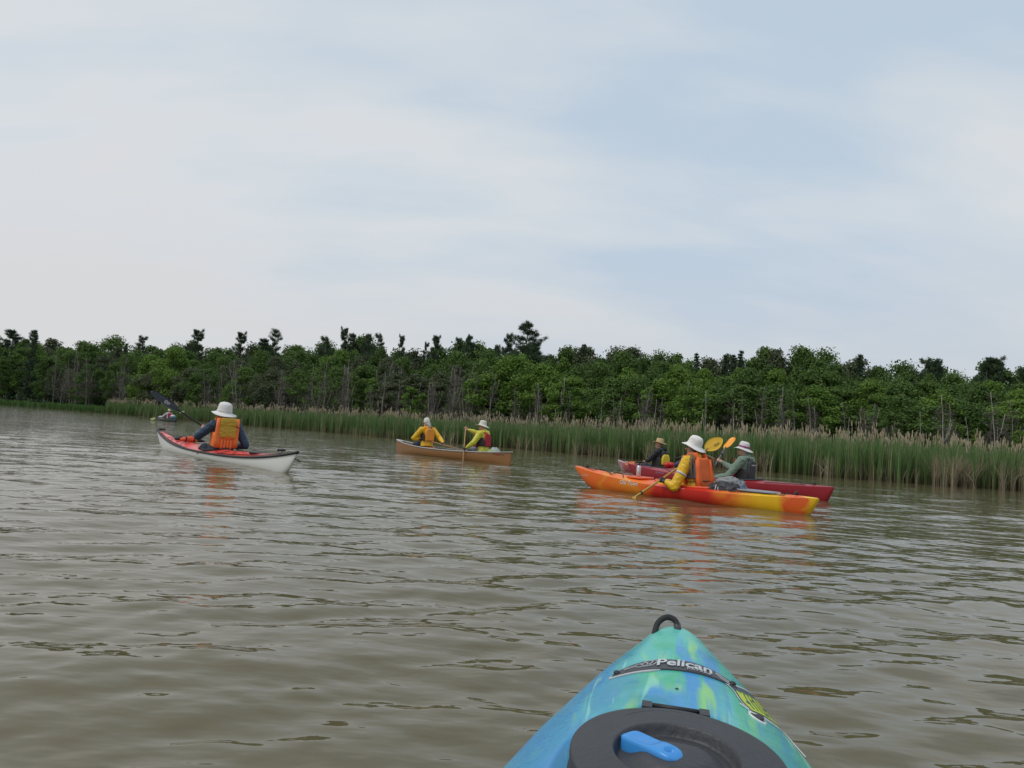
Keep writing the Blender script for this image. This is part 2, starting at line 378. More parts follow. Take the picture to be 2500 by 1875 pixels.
def build_reeds():
    V, F, C, _ = blades(76000, (-29.5, 60), 9, 1.50, .022, green_col, .13, 1.5, 3, seed=21)
    tag(obj('cattail_leaves', me_np('cattail_leaves', V, F, color=C), RM), 'dense green cattail leaves standing along the far water edge', 'reeds', kind='stuff')
    # last year's dry stalks, with fluffy seed heads on top
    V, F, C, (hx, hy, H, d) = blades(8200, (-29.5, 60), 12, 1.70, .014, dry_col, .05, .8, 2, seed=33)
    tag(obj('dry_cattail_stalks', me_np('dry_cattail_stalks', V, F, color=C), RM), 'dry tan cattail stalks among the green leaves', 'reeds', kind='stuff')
    g = np.random.default_rng(3); n = len(hx); ring = 5
    keep = g.random(n) < .92; hx, hy, H, d = hx[keep], hy[keep], H[keep], d[keep]; n = len(hx)
    prof = [(0,.15),(.25,.9),(.6,1.0),(.88,.6),(1,.05)]
    H = H+np.abs(g.normal(0,.10,n)); hl = .17+.15*g.random(n); hr = (.011+.011*g.random(n))*(d/32)**.5; la = g.random(n)*6.28; lm = .10*g.random(n)
    V = np.zeros((n, len(prof)*ring, 3))
    for i, (t, r) in enumerate(prof):
        for j in range(ring):
            a = 2*math.pi*j/ring
            V[:,i*ring+j,0] = hx+hr*r*math.cos(a)+np.cos(la)*lm*hl*t; V[:,i*ring+j,1] = hy+hr*r*math.sin(a)+np.sin(la)*lm*hl*t
            V[:,i*ring+j,2] = H-hl*.55+hl*t
    base = (np.arange(n)*len(prof)*ring)[:,None]; F = []
    for i in range(len(prof)-1):
        for j in range(ring): k = (j+1)%ring; F.append(base+np.array([[i*ring+j, i*ring+k, (i+1)*ring+k, (i+1)*ring+j]]))
    F = np.stack(F, 1).reshape(-1,4)
    C = lerp(np.array([.36,.285,.175]), np.array([.54,.46,.33]), g.random((n,1)))
    C = np.repeat(C, len(prof)*ring, 0)
    tag(obj('cattail_seed_heads', me_np('cattail_seed_heads', V.reshape(-1,3), F, color=C), RM), 'fluffy tan cattail seed heads rising above the green leaves', 'reeds', kind='stuff')
    # broken stalks leaning at the water edge, in clumps
    P = []
    for k, (a0, a1, nn, hh) in enumerate([(30.8,33.4,620,1.1),(34.6,39,520,1.05),(19.2,20.3,160,.9),(23.4,24.6,160,.8),(16.6,17.6,120,.9),(11,12.4,160,.9),(-7,-4,260,.8),(0,3.5,260,.8),(-15,-9,260,.6),(5,9.5,300,.7),(25,30,260,.6)]):
        P.append(blades(nn, (a0,a1), 1.6, hh, .02, dry_col, .34, 1.0, 3, off=-.5, seed=50+k))
    o = 0; VV = []; FF = []; CC = []
    for V, F, C, _ in P: VV.append(V); FF.append(F+o); CC.append(C); o += len(V)
    tag(obj('broken_reed_stalks', me_np('broken_reed_stalks', np.concatenate(VV), np.concatenate(FF), color=np.concatenate(CC)), RM), 'pale broken reed stalks leaning over the water edge', 'reeds', kind='stuff')
    def sedge(g, N, patch, u):
        top = lerp(np.array([.05,.12,.028]), np.array([.11,.19,.05]), g.random((N,1)))
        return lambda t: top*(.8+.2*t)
    V, F, C, _ = blades(26000, (-60, -27.5), 8, .95, .05, sedge, .25, 1.3, 2, off=0, seed=71)
    tag(obj('bank_grass', me_np('bank_grass', V, F, color=C), RM), 'bright green grassy bank at the far left shore', 'grass', kind='stuff')
    V, F, C, _ = blades(9000, (-29, 60), 14, .95, .05, sedge, .25, .6, 2, off=9, seed=72)
    tag(obj('marsh_grass', me_np('marsh_grass', V, F, color=C), RM), 'green marsh grass behind the cattails', 'grass', kind='stuff')
build_reeds()

# ------------------------------------------------------------ trees
def quads_from(P, Nn, size, g, aspect=1.0):
    n = len(P); a = g.normal(size=(n,3)); t = np.cross(Nn, a); t /= np.linalg.norm(t,axis=1)[:,None]+1e-9
    b = np.cross(Nn, t); s = (size*(.6+.8*g.random(n)))[:,None]/2
    V = np.stack([P-t*s-b*s*aspect*.6, P+t*s*.9-b*s*aspect, P+t*s+b*s*aspect*.7, P-t*s*.8+b*s*aspect], 1).reshape(-1,3)
    return V, np.arange(n*4).reshape(-1,4)
def broadleaf(seed, h, r, base, nb, lpb, leaf=.30, lob=.30):
    """crown: leaf-sized faces spread over many uneven clumps inside an irregular envelope"""
    g = np.random.default_rng(seed); P = []; Nn = []; T = []
    lobes = [(g.uniform(0,6.28), g.uniform(.1,.9), g.uniform(.7,1.25)) for _ in range(7)]
    for i in range(nb):
        t = g.random()**.8; z = base+(h-base)*t
        env = r*(math.sin(math.pi*min(1,(t*.86+.12)))**.75)
        a = g.uniform(0,6.28); k = 1.0
        for la, lt, ls in lobes:
            if abs((a-la+math.pi)%6.28-math.pi) < .8 and abs(t-lt) < .3: k *= ls
        rr = env*k*math.sqrt(g.uniform(.12,1)); c = np.array([rr*math.cos(a), rr*math.sin(a), z-g.uniform(0,.4)])
        cr = r*g.uniform(.16,.33)
        d = g.normal(size=(lpb,3)); d /= np.linalg.norm(d,axis=1)[:,None]
        rad_ = cr*(g.uniform(.35,1.0,lpb)+np.abs(g.normal(0,.16,lpb)))[:,None]
        P.append(c+d*rad_*np.array([1,1,.75])); nn = d*.6+g.normal(size=(lpb,3))*.55+np.array([0,0,.35]); nn /= np.linalg.norm(nn,axis=1)[:,None]
        Nn.append(nn); tb = g.random(); T.append(np.clip(tb*.6+.4*g.random(lpb),0,1))
    P = np.concatenate(P); Nn = np.concatenate(Nn); T = np.concatenate(T)
    V, F = quads_from(P, Nn, leaf, g, .8)
    return me_np('crown', V, F, attr=np.repeat(T,4))
def limb(mb, P, r0, r1, n=5):
    k = len(P); mb.tube(P, [lerp(r0, r1, i/(k-1)) for i in range(k)], n=n, round_ends=False)
def trunk_mesh(seed, h, r0, limbs=7, base=.3, spread=2.0):
    g = random.Random(seed); mb = MB(); p = Vector((0,0,-.4)); P = [p.copy()]; dx, dy = g.uniform(-.03,.03), g.uniform(-.03,.03)
    for i in range(8):
        p = p+Vector((dx*h/8+g.uniform(-.08,.08), dy*h/8+g.uniform(-.08,.08), h/8)); P.append(p.copy())
    limb(mb, P, r0, r0*.2, 7)
    for i in range(limbs):
        t = base+(1-base)*g.random()*.9; q = P[min(8,int(t*8))].lerp(P[min(8,int(t*8)+1)], t*8%1)
        a = g.uniform(0,6.28); l = spread*(1-t*.6)*g.uniform(.6,1.1)
        e = q+Vector((math.cos(a)*l, math.sin(a)*l, l*g.uniform(.4,1.0))); mid = q.lerp(e,.5)+Vector((0,0,-.08*l))
        limb(mb, [q, mid, e], r0*.32*(1.1-t), .012)
    return mb.mesh('trunk')
def bare_mesh(seed, h, r0, nb, reach, rise=.5, twigs=7):
    """dead or leafless tree: trunk with many thin branches and twigs"""
    g = random.Random(seed); mb = MB(); tw = MB(); p = Vector((0,0,-.4)); P = [p.copy()]
    lx, ly = g.uniform(-.11,.11), g.uniform(-.11,.11)
    for i in range(9):
        p = p+Vector((lx*h/9+g.uniform(-.09,.09), ly*h/9+g.uniform(-.09,.09), (h+.4)/9)); P.append(p.copy())
    limb(mb, P, r0, .02, 6)
    for i in range(nb):
        t = .22+.76*g.random()**.8; q = P[min(9,int(t*9))].lerp(P[min(9,int(t*9)+1)], t*9%1)
        a = g.uniform(0,6.28); l = reach*(1.15-t)*g.uniform(.5,1.1)
        e = q+Vector((math.cos(a)*l, math.sin(a)*l, l*g.uniform(rise-.5,rise+.3))); mid = q.lerp(e,.5)+Vector((g.uniform(-.1,.1),g.uniform(-.1,.1),-.05*l))
        limb(tw, [q, mid, e], r0*.26*(1.1-t)+.008, .007, 3)
        for j in range(twigs):
            s = .25+.7*g.random(); b = q.lerp(mid, s*2) if s < .5 else mid.lerp(e, s*2-1)
            d = Vector((g.uniform(-1,1), g.uniform(-1,1), g.uniform(-.2,.9))).normalized()*l*g.uniform(.18,.42)
            limb(tw, [b, b+d], .008, .004, 3)
            c = b+d*.5; d2 = Vector((g.uniform(-1,1), g.uniform(-1,1), g.uniform(-.2,.8))).normalized()*l*.18
            limb(tw, [c, c+d2], .006, .003, 3)
    for i in range(2 if nb > 30 else 1):                             # a forked second stem
        q = P[g.randint(3,6)]; a = g.uniform(0,6.28); e = q+Vector((math.cos(a)*.9, math.sin(a)*.9, h*g.uniform(.22,.38)))
        limb(mb, [q, q.lerp(e,.4)+Vector((math.cos(a)*.2,math.sin(a)*.2,-.05)), e], r0*.55, .02, 5)
    return mb.mesh('trunk'), tw.mesh('branches')
def pine_meshes(seed, h, reach, base=.35, dens=1.0, gap=.3, lean=0, sweep=.35):
    """white pine: tiers of long upswept boughs with gaps between them"""
    g = random.Random(seed); gn = np.random.default_rng(seed); mb = MB(); pts = []; dirs = []
    P = [Vector((lean*(i/8)**1.5*h*.1+g.uniform(-.05,.05), g.uniform(-.05,.05), -.4+(h+.3)*i/8)) for i in range(9)]
    limb(mb, P, h*.017, .03, 7)
    z = base*h
    while z < h*.985:
        t = (z/h-base)/(1-base); R = reach*(1-t)**.5*(.70+.42*math.sin(math.pi*min(1,t+.25)))*(.8+.4*g.random())+.3
        q = P[min(8,int(z/h*8))].lerp(P[min(8,int(z/h*8)+1)], z/h*8%1)
        for i in range(g.choice((4,5,6))):
            if g.random() < gap*(1-t*.7): continue
            a = g.uniform(0,6.28); l = R*g.uniform(.45,1.18)
            e = q+Vector((math.cos(a)*l, math.sin(a)*l, l*g.uniform(sweep-.25,sweep+.2))); mid = q.lerp(e,.55)+Vector((0,0,-.10*l))
            limb(mb, [q, mid, e], .03+.02*(1-t), .012, 4)
            for j in range(int(dens*(4+l*5))):
                s = .28+.76*g.random(); b = q.lerp(mid, s/.55) if s < .55 else mid.lerp(e, (s-.55)/.45)
                side = Vector((-math.sin(a), math.cos(a), 0))*g.uniform(-1,1)*.34*l*(1.15-s)
                pts.append(b+side+Vector((0,0,g.uniform(-.03,.14)))); dirs.append((math.cos(a), math.sin(a), .5))
        z += h*(.050+.020*g.random())*(1-.40*t)
    pts = np.array([tuple(p) for p in pts]); dirs = np.array(dirs); k = 16; n = len(pts)
    c = np.repeat(pts,k,0); d = np.repeat(dirs,k,0)*.7+gn.normal(size=(n*k,3))*np.array([.75,.75,.5])+np.array([0,0,.22]); d /= np.linalg.norm(d,axis=1)[:,None]
    L = (.16+.18*gn.random(n*k))[:,None]; sd_ = np.cross(d, gn.normal(size=(n*k,3))); sd_ /= np.linalg.norm(sd_,axis=1)[:,None]
    c = c+gn.normal(size=c.shape)*np.array([.12,.12,.085])
    V = np.stack([c-sd_*.022, c+sd_*.022, c+d*L+sd_*.010, c+d*L-sd_*.010], 1).reshape(-1,3)
    T = np.repeat(np.repeat(gn.random(n),k)*.6+.4*gn.random(n*k),4)
    return mb.mesh('trunk'), me_np('crown', V, np.arange(n*k*4).reshape(-1,4), attr=T)
def spruce_meshes(seed, h, R0):
    g = random.Random(seed); gn = np.random.default_rng(seed); mb = MB(); pts = []; dirs = []
    limb(mb, [Vector((0,0,-.4)), Vector((.03,0,h*.5)), Vector((0,0,h))], h*.011, .015, 6)
    z = h*.06
    while z < h*.99:
        t = z/h; R = R0*(1-t)**.85*g.uniform(.85,1.12)+.05
        for i in range(9):
            a = g.uniform(0,6.28); l = R*g.uniform(.7,1.1)
            for j in range(max(2,int(l*6))):
                s = g.random(); pts.append((math.cos(a)*l*s, math.sin(a)*l*s, z-.28*l*s)); dirs.append((math.cos(a), math.sin(a), -.25))
        z += h*.022+.05
    pts = np.array(pts); dirs = np.array(dirs); k = 8; n = len(pts); c = np.repeat(pts,k,0)
    d = np.repeat(dirs,k,0)*.8+gn.normal(size=(n*k,3))*.45; d /= np.linalg.norm(d,axis=1)[:,None]
    L = (.14+.16*gn.random(n*k))[:,None]; s_ = np.cross(d, gn.normal(size=(n*k,3))); s_ /= np.linalg.norm(s_,axis=1)[:,None]
    c = c+gn.normal(size=c.shape)*.05
    V = np.stack([c-s_*.035, c+s_*.035, c+d*L+s_*.015, c+d*L-s_*.015], 1).reshape(-1,3)
    return mb.mesh('trunk'), me_np('crown', V, np.arange(n*k*4).reshape(-1,4), attr=np.repeat(gn.random(n*k),4))

M_LEAF = leafmat('broadleaf_green', (.055,.105,.026), (.125,.205,.048), .28, .5)
M_LIME = leafmat('young_leaf_green', (.095,.180,.028), (.165,.265,.050), .3, .4)
M_DULL = leafmat('dull_olive_leaf', (.070,.092,.045), (.115,.140,.068), .22, .5)
M_PINE = leafmat('pine_needle', (.042,.074,.038), (.080,.118,.060), .08, .4)
M_BARK = mat('grey_bark', (.19,.17,.15), .9, .35, 5, .6, 20)
M_PALE = mat('pale_dead_wood', (.33,.305,.275), .85, .3, 4, .4, 20)
M_TWIG = mat('brown_twigs', (.155,.133,.116), .9, .3, 5)
def zone(az):
    for a, s in ((-26,'at the far left'), (-15,'behind the white sea kayak'), (1.5,'behind the brown canoe'), (11,'right of the canoe'), (23,'behind the orange kayak'), (99,'at the far right')):
        if az < a: return s
PROTO = {}
def protos():
    PROTO['leaf'] = [(broadleaf(100+i, 10, 3.1*k, b, nb, 200, .17), trunk_mesh(100+i, 8.6, .15, 7, .3, 2.2)) for i, (k, b, nb) in enumerate([(1,2.2,62),(1.15,1.5,70),(.85,2.6,52),(1.05,3.2,54),(.95,1.2,66),(1.2,2.8,66),(.75,1.8,50),(1.1,2.0,60)])]
    PROTO['sap'] = [(broadleaf(200+i, 10, 1.7, 1.2, 40, 80, .20), trunk_mesh(200+i, 9, .08, 4, .4, 1.2)) for i in range(4)]
    PROTO['bare'] = [bare_mesh(300+i, 10, .10, nb, rc, .45, tw) for i, (nb, rc, tw) in enumerate([(60,2.4,9),(74,2.9,9),(40,1.8,7),(80,2.3,9),(26,1.5,5),(66,2.6,9)])]
    PROTO['pine'] = [pine_meshes(400+i, 12, rc, b, dn, gp, ln) for i, (rc, b, dn, gp, ln) in enumerate([(3.1,.34,1.5,.15,0),(2.4,.40,1.3,.25,.6),(2.0,.5,1.2,.35,-.5),(3.4,.45,1.5,.2,.4),(2.2,.3,1.6,.15,0)])]
    PROTO['spruce'] = [spruce_meshes(500+i, 12, r) for i, r in enumerate((1.25,1.6))]
protos()
KINDW = {'leaf':('broadleaf_tree','tree'), 'sap':('young_tree','tree'), 'bare':('dead_tree','tree'), 'pine':('pine_tree','pine tree'), 'spruce':('spruce_tree','spruce tree')}
KH = {'leaf':10,'sap':10,'bare':10,'pine':12,'spruce':12}
def plant(kind, v, az, d, h, crown_mat, bark, label, group=None, wide=1.0, gz=None):
    a, b = PROTO[kind][v % len(PROTO[kind])]
    if kind in ('leaf','sap'): crown, trunk = a, b
    else: trunk, crown = a, b
    x, y = pol(az, d); z = .1 if gz is None else gz
    nm, cat = KINDW[kind]; t = thing(nm, label, cat, (x, y, z), rng.uniform(0, 6.28), group)
    s = h/KH[kind]; t.scale = (s*wide, s*wide, s)
    for name, me, mt in (('trunk', trunk, bark), ('branches' if kind == 'bare' else 'crown', crown, crown_mat)):
        o = bpy.data.objects.new(name, me); col.objects.link(o); o.parent = t
        if not me.materials: me.materials.append(None)
        o.material_slots[0].link = 'OBJECT'; o.material_slots[0].material = mt
    return t
def forest():
    g = random.Random(42)
    rows = [(1.00,1.00,46,.84),(.90,.90,44,.80),(.79,.80,42,.80),(.70,.66,38,.78)]
    adj = ['skyline tree','upper tree','middle tree','front tree']
    for ri, (fd, fh, n, wd) in enumerate(rows):
        for i in range(n):
            az = -41+82*(i+.5+g.uniform(-.35,.35))/n
            if az > 0: pass
            S = float(skyd(az)); sh = float(shore(az)); front = sh+max(14, .10*sh)
            d = front+(S-front)*(1-(ri/3.0)*.97)+g.uniform(-1.5,1.5)
            top = float(telev(az))*fh*g.uniform(.93,1.03)*(1.02 if ri == 0 else 1)
            h = top*d+EYE
            r = g.random()
            if ri >= 2 and az > -33 and az < 2 and r < .45: kind_m = M_DULL
            elif ri and r < (.16 if az < 0 else .26): kind_m = M_LIME
            elif r < .24: kind_m = M_DULL
            else: kind_m = M_LEAF
            word = {M_DULL.name:'dull olive', M_LIME.name:'bright green', M_LEAF.name:'deep green'}[kind_m.name]
            plant('leaf', g.randrange(8), az, d, h, kind_m, M_BARK, None, '%s leafy %ss %s' % (word, adj[ri], zone(az)), wide=(S/100)**.25*g.uniform(.95,1.15)*wd*10/h*max(.85,h/10))
    # pines standing out of the skyline: azimuth, elevation tangent of the top, variant, width, label
    big = [(-35.3,0.0830,4,40),(-34.1,0.0831,2,18),(-27.9,0.0905,1,36),(-24.1,0.1061,0,50),(-21.1,0.1090,0,46),(-19.4,0.1071,4,44),(-18.6,0.1196,2,32),(-14.9,0.1148,1,42),(-13.6,0.1293,0,40),(-12.9,0.1266,4,36),(-11.7,0.1247,3,44),(-10.8,0.1257,1,40),(-9.1,0.1261,0,32),(-7.2,0.1198,1,26),(-6.3,0.1298,0,46),(-4.6,0.1316,2,30),(-3.6,0.1341,3,52),(-1.5,0.1253,2,26),(0.9,0.1576,3,86),(-0.3,0.1412,1,50),(2.0,0.1306,1,46),(5.4,0.1308,4,30),(30.5,0.1254,1,42),(30.8,0.1244,3,40),(34.3,0.1264,0,66),(33.6,0.1188,1,40),(35.7,0.1160,2,30),]      # azimuth, elevation of the top, form, width in pixels of the full photograph
    words = {-24.1:'broad dark pine standing clear of the skyline left of the black paddle', -21.1:'wide-topped pine on the skyline above the white-hatted kayaker', -18.6:'thin one-sided pine with curved boughs above the white sea kayak', 0.9:'tallest pine of the skyline, rising over the stern of the canoe', -9.1:'small round-topped pine standing alone on the skyline left of the canoe', 34.3:'rightmost tall pine, dark and ragged, at the picture edge', 30.8:'ragged pine over the right hand reeds'}
    for az, te, v, w in big:
        S = float(skyd(az))-2; h = te*S+EYE; w = ((w if w > 80 else w*.85)/1734*S/math.cos(rad(az)))/(2*[3.1,2.4,2.0,3.4,2.2][v]*.62*h/12)
        lab = words.get(az); grp = None
        if lab is None: grp = 'dark skyline pines %s' % zone(az)
        plant('pine', v, az, S, h, M_PINE, M_BARK, lab, grp, wide=w)
    for az, te in ((14.5,0.1269),(17.8,0.1321),(17.3,0.1263),(16.7,0.1260),(26.1,0.1298),(-34.1,0.0841),(5.6,0.1327),(-28.7,0.0797),(-4.0,0.1049),(7.9,0.1125),(22.3,0.1116),(-10.5,0.0786),(-17.9,0.0725),(-30.0,0.0510)):
        S = float(skyd(az))*(1 if te > .095 else .86)
        plant('spruce', g.randrange(2), az, S-2, te*S+EYE, M_PINE, M_BARK, None, 'narrow spiky spruces %s' % zone(az))
    # leafless and half dead trees in front of the wood
    for i in range(130):
        if i < 88: az = g.uniform(-34, 1)
        else: az = g.uniform(1, 38)
        sh = float(shore(az)); d = sh+max(9, .08*sh)+g.uniform(0, 9)*(sh/50)
        h = d*float(telev(az))*g.uniform(.42,.80 if i < 88 else .66)+EYE
        plant('bare', g.choice((0,1,2,3,5)), az, d, h, M_TWIG, M_BARK, None, 'grey-brown leafless trees %s' % zone(az), wide=1.15)
    for az, hh, v in ((4.0,.085,2),(4.4,.066,4),(13.5,.088,3),(20.9,.085,0),(21.2,.070,4),(23.4,.062,5),(28.0,.04,4),(31.6,.082,5),(34.6,.085,1),(33.2,.056,2),(17.6,.06,2),(11.2,.06,4),(-12.6,.075,2),(-6.5,.065,2),(15.6,.075,4),(25.6,.05,4),(30.2,.06,4),(7.2,.055,4),(8.9,.06,2)):
        sh = float(shore(az)); d = sh+9+g.uniform(0,4)
        plant('bare', v, az, d, hh*d+EYE, M_TWIG, M_PALE, None, 'pale dead trunks %s' % zone(az), wide=1.0)
    for i in range(26):
        az = g.uniform(-33, 38) if i > 8 else g.uniform(-15, 8)
        sh = float(shore(az)); d = sh+max(10,.09*sh)+g.uniform(0,5); h = d*float(telev(az))*g.uniform(.28,.55)+EYE
        mm = M_LIME if g.random() < .45 else M_LEAF
        w = 'bright' if mm is M_LIME else 'dark'
        plant('sap', g.randrange(4), az, d, h, mm, M_BARK, None, '%s slender young trees %s' % (w, zone(az)), wide=1.1)
    for az, te, w in ((-1.9+3.2,.085,1.0),(2.6,.098,1.2),(0.2,.104,1.35),(-25.5,.078,.9),(-27.0,.066,.9),(26.8,.095,.9),(13.3,.105,1.0)):
        S = float(shore(az))+max(16,.12*float(shore(az)))
        plant('leaf', g.randrange(8), az, S, te*S+EYE, M_LIME, M_BARK, None, 'bright yellow-green edge trees %s' % zone(az), wide=w*1.15)
    # every unnamed tree is told apart by its place in its group, from left to right
    groups = {}
    for o in bpy.data.objects:
        if o.get('group') and not o.get('label') and o.parent is None: groups.setdefault(o['group'], []).append(o)
    OR = ['leftmost','second from left','third from left','fourth from left','fifth from left','sixth from left','seventh from left','eighth from left','ninth from left','tenth from left']
    OR += ['%d%s from left' % (k, 'th' if k < 21 else {1:'st',2:'nd',3:'rd'}.get(k%10,'th')) for k in range(11, 80)]
    for gname, L in groups.items():
        L.sort(key=lambda o: math.atan2(o.location.x, o.location.y))
        for i, o in enumerate(L):
            if len(L) == 1: o['label'] = gname.replace('trees','tree',1).replace('pines','pine',1).replace('spruces','spruce',1).replace('trunks','trunk',1)
            else: o['label'] = '%s of the %s' % (OR[i] if i < len(L)-1 else 'rightmost', gname)
    # far-off wood: reads as one mass
    gg = np.random.default_rng(9); n = 60000; az = gg.uniform(-60, 60, n); ta = np.array(telev(az)); S = np.array(skyd(az))
    d = S*(1.04+.10*gg.random(n)); hmax = ta*.86*d*(1+.05*np.sin(az*3)+.04*np.sin(az*7.7)); z = hmax*gg.random(n)**.8
    P = np.stack([d*np.sin(np.radians(az)), d*np.cos(np.radians(az)), z], 1); nn = gg.normal(size=(n,3)); nn[:,1] -= 1; nn /= np.linalg.norm(nn,axis=1)[:,None]
    V, F = quads_from(P, nn, 1.1, gg, .8)
    tag(obj('distant_wood', me_np('distant_wood', V, F, attr=np.repeat(gg.random(n),4)), leafmat('far_wood_leaf', (.030,.055,.018), (.055,.090,.028), 0, 0)), 'dark mass of the wood deep behind the front trees', 'wood', kind='stuff')
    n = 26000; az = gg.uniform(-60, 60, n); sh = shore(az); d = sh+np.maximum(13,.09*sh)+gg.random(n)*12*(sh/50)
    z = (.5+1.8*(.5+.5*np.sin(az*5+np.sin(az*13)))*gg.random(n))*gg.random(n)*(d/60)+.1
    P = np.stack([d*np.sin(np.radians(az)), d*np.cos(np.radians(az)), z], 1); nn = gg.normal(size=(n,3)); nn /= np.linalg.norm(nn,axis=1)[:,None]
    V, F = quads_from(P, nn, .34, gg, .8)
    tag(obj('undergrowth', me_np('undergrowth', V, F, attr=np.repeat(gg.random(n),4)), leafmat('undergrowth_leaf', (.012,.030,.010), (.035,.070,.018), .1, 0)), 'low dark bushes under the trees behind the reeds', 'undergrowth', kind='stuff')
forest()
# ------------------------------------------------------------ shared boat and body materials
M_BLACK = mat('black_rubber', (.018,.018,.020), .55, .2, 20)
M_CORD = mat('black_cord', (.02,.02,.022), .8, .3, 80)
M_INSIDE = mat('cockpit_dark_grey', (.05,.05,.052), .7, .2, 10)  # even dark grey surface of the cockpit wells
M_SKIN = mat('skin', (.52,.30,.21), .55, .08, 14)
M_HAIR = mat('greyish_brown_hair', (.24,.15,.085), .6, .35, 40)
M_GREYHAIR = mat('grey_hair', (.45,.43,.40), .6, .2, 40)
M_PANTS = mat('navy_trousers', (.025,.032,.055), .85, .2, 12)
M_WHITEPRINT = mat('white_print', (.72,.72,.72), .5, .05)

def swirl_mat(name, stops, axis_scale, noise_scale, stretch, rough=.38, coef=.5, bump=.04):
    """colour-swirled rotomoulded plastic: a colour ramp over stretched noise in object space"""
    m, nt, b = newmat(name); N, L = nt.nodes, nt.links
    tc = N.new('ShaderNodeTexCoord'); sep = N.new('ShaderNodeSeparateXYZ'); L.new(tc.outputs['Object'], sep.inputs[0])
    mp = N.new('ShaderNodeMapping'); mp.inputs['Scale'].default_value = stretch; L.new(tc.outputs['Object'], mp.inputs[0])
    n = N.new('ShaderNodeTexNoise'); n.inputs['Scale'].default_value = noise_scale; n.inputs['Detail'].default_value = 3.5
    n.inputs['Distortion'].default_value = .6
    L.new(mp.outputs[0], n.inputs['Vector'])
    a = N.new('ShaderNodeMath'); a.operation = 'MULTIPLY_ADD'; L.new(sep.outputs[1], a.inputs[0]); a.inputs[1].default_value = axis_scale[0]; a.inputs[2].default_value = axis_scale[1]
    c = N.new('ShaderNodeMath'); c.operation = 'MULTIPLY_ADD'; L.new(n.outputs[0], c.inputs[0]); c.inputs[1].default_value = coef; L.new(a.outputs[0], c.inputs[2])
    rp = N.new('ShaderNodeValToRGB'); L.new(c.outputs[0], rp.inputs[0]); e = rp.color_ramp.elements
    e[0].position = stops[0][0]; e[0].color = stops[0][1]+(1,); e[1].position = stops[-1][0]; e[1].color = stops[-1][1]+(1,)
    for p, q in stops[1:-1]: k = e.new(p); k.color = q+(1,)
    L.new(rp.outputs[0], b.inputs['Base Color'])
    n3 = N.new('ShaderNodeTexNoise'); n3.inputs['Scale'].default_value = 35; n3.inputs['Detail'].default_value = 5; L.new(tc.outputs['Object'], n3.inputs['Vector'])
    mr = N.new('ShaderNodeMapRange'); L.new(n3.outputs[0], mr.inputs[0]); mr.inputs[1].default_value = .3; mr.inputs[2].default_value = .7
    mr.inputs[3].default_value = rough-.08; mr.inputs[4].default_value = rough+.14; L.new(mr.outputs[0], b.inputs['Roughness'])
    if bump:
        bp = N.new('ShaderNodeBump'); bp.inputs['Strength'].default_value = bump; bp.inputs['Distance'].default_value = .004
        L.new(n3.outputs[0], bp.inputs['Height']); L.new(bp.outputs[0], b.inputs['Normal'])
    return m

# ------------------------------------------------------------ lettering bent onto a surface
def text_mesh(s, fn, size, offset=0, shear=0, name='lettering', sx=1.0, extra=None):
    """flat lettering turned into a mesh and laid on a surface by fn(u, v) -> point"""
    cu = bpy.data.curves.new('t', 'FONT'); cu.body = s; cu.size = size; cu.offset = offset; cu.shear = shear; cu.align_x = 'CENTER'; cu.align_y = 'CENTER'
    o = bpy.data.objects.new('t', cu); col.objects.link(o)
    dg = bpy.context.evaluated_depsgraph_get(); dg.update()
    me = bpy.data.meshes.new_from_object(o.evaluated_get(dg)); bpy.data.objects.remove(o)
    bm = bmesh.new(); bm.from_mesh(me)
    bmesh.ops.triangulate(bm, faces=bm.faces)
    xs = [v.co.x for v in bm.verts]; x = min(xs)
    while x < max(xs):
        x += size*.09; bmesh.ops.bisect_plane(bm, geom=list(bm.verts)+list(bm.edges)+list(bm.faces), plane_co=(x,0,0), plane_no=(1,0,0))
    for q in range(-4, 5): bmesh.ops.bisect_plane(bm, geom=list(bm.verts)+list(bm.edges)+list(bm.faces), plane_co=(0,q*size*.1,0), plane_no=(0,1,0))
    for v in bm.verts: v.co = Vector(fn(v.co.x*sx, v.co.y))
    bm.to_mesh(me); bm.free(); me.name = name; return me
def stroke(mb, pts, w, fn):
    """a painted line of width w along (u, v) points laid on a surface"""
    n = len(pts); V = []
    for i, p in enumerate(pts):
        a = pts[max(0,i-1)]; b = pts[min(n-1,i+1)]; dx, dy = b[0]-a[0], b[1]-a[1]; l = math.hypot(dx,dy) or 1
        V += [fn(p[0]-dy/l*w/2, p[1]+dx/l*w/2), fn(p[0]+dy/l*w/2, p[1]-dx/l*w/2)]
    mb.add(V, [(2*i, 2*i+1, 2*i+3, 2*i+2) for i in range(n-1)])

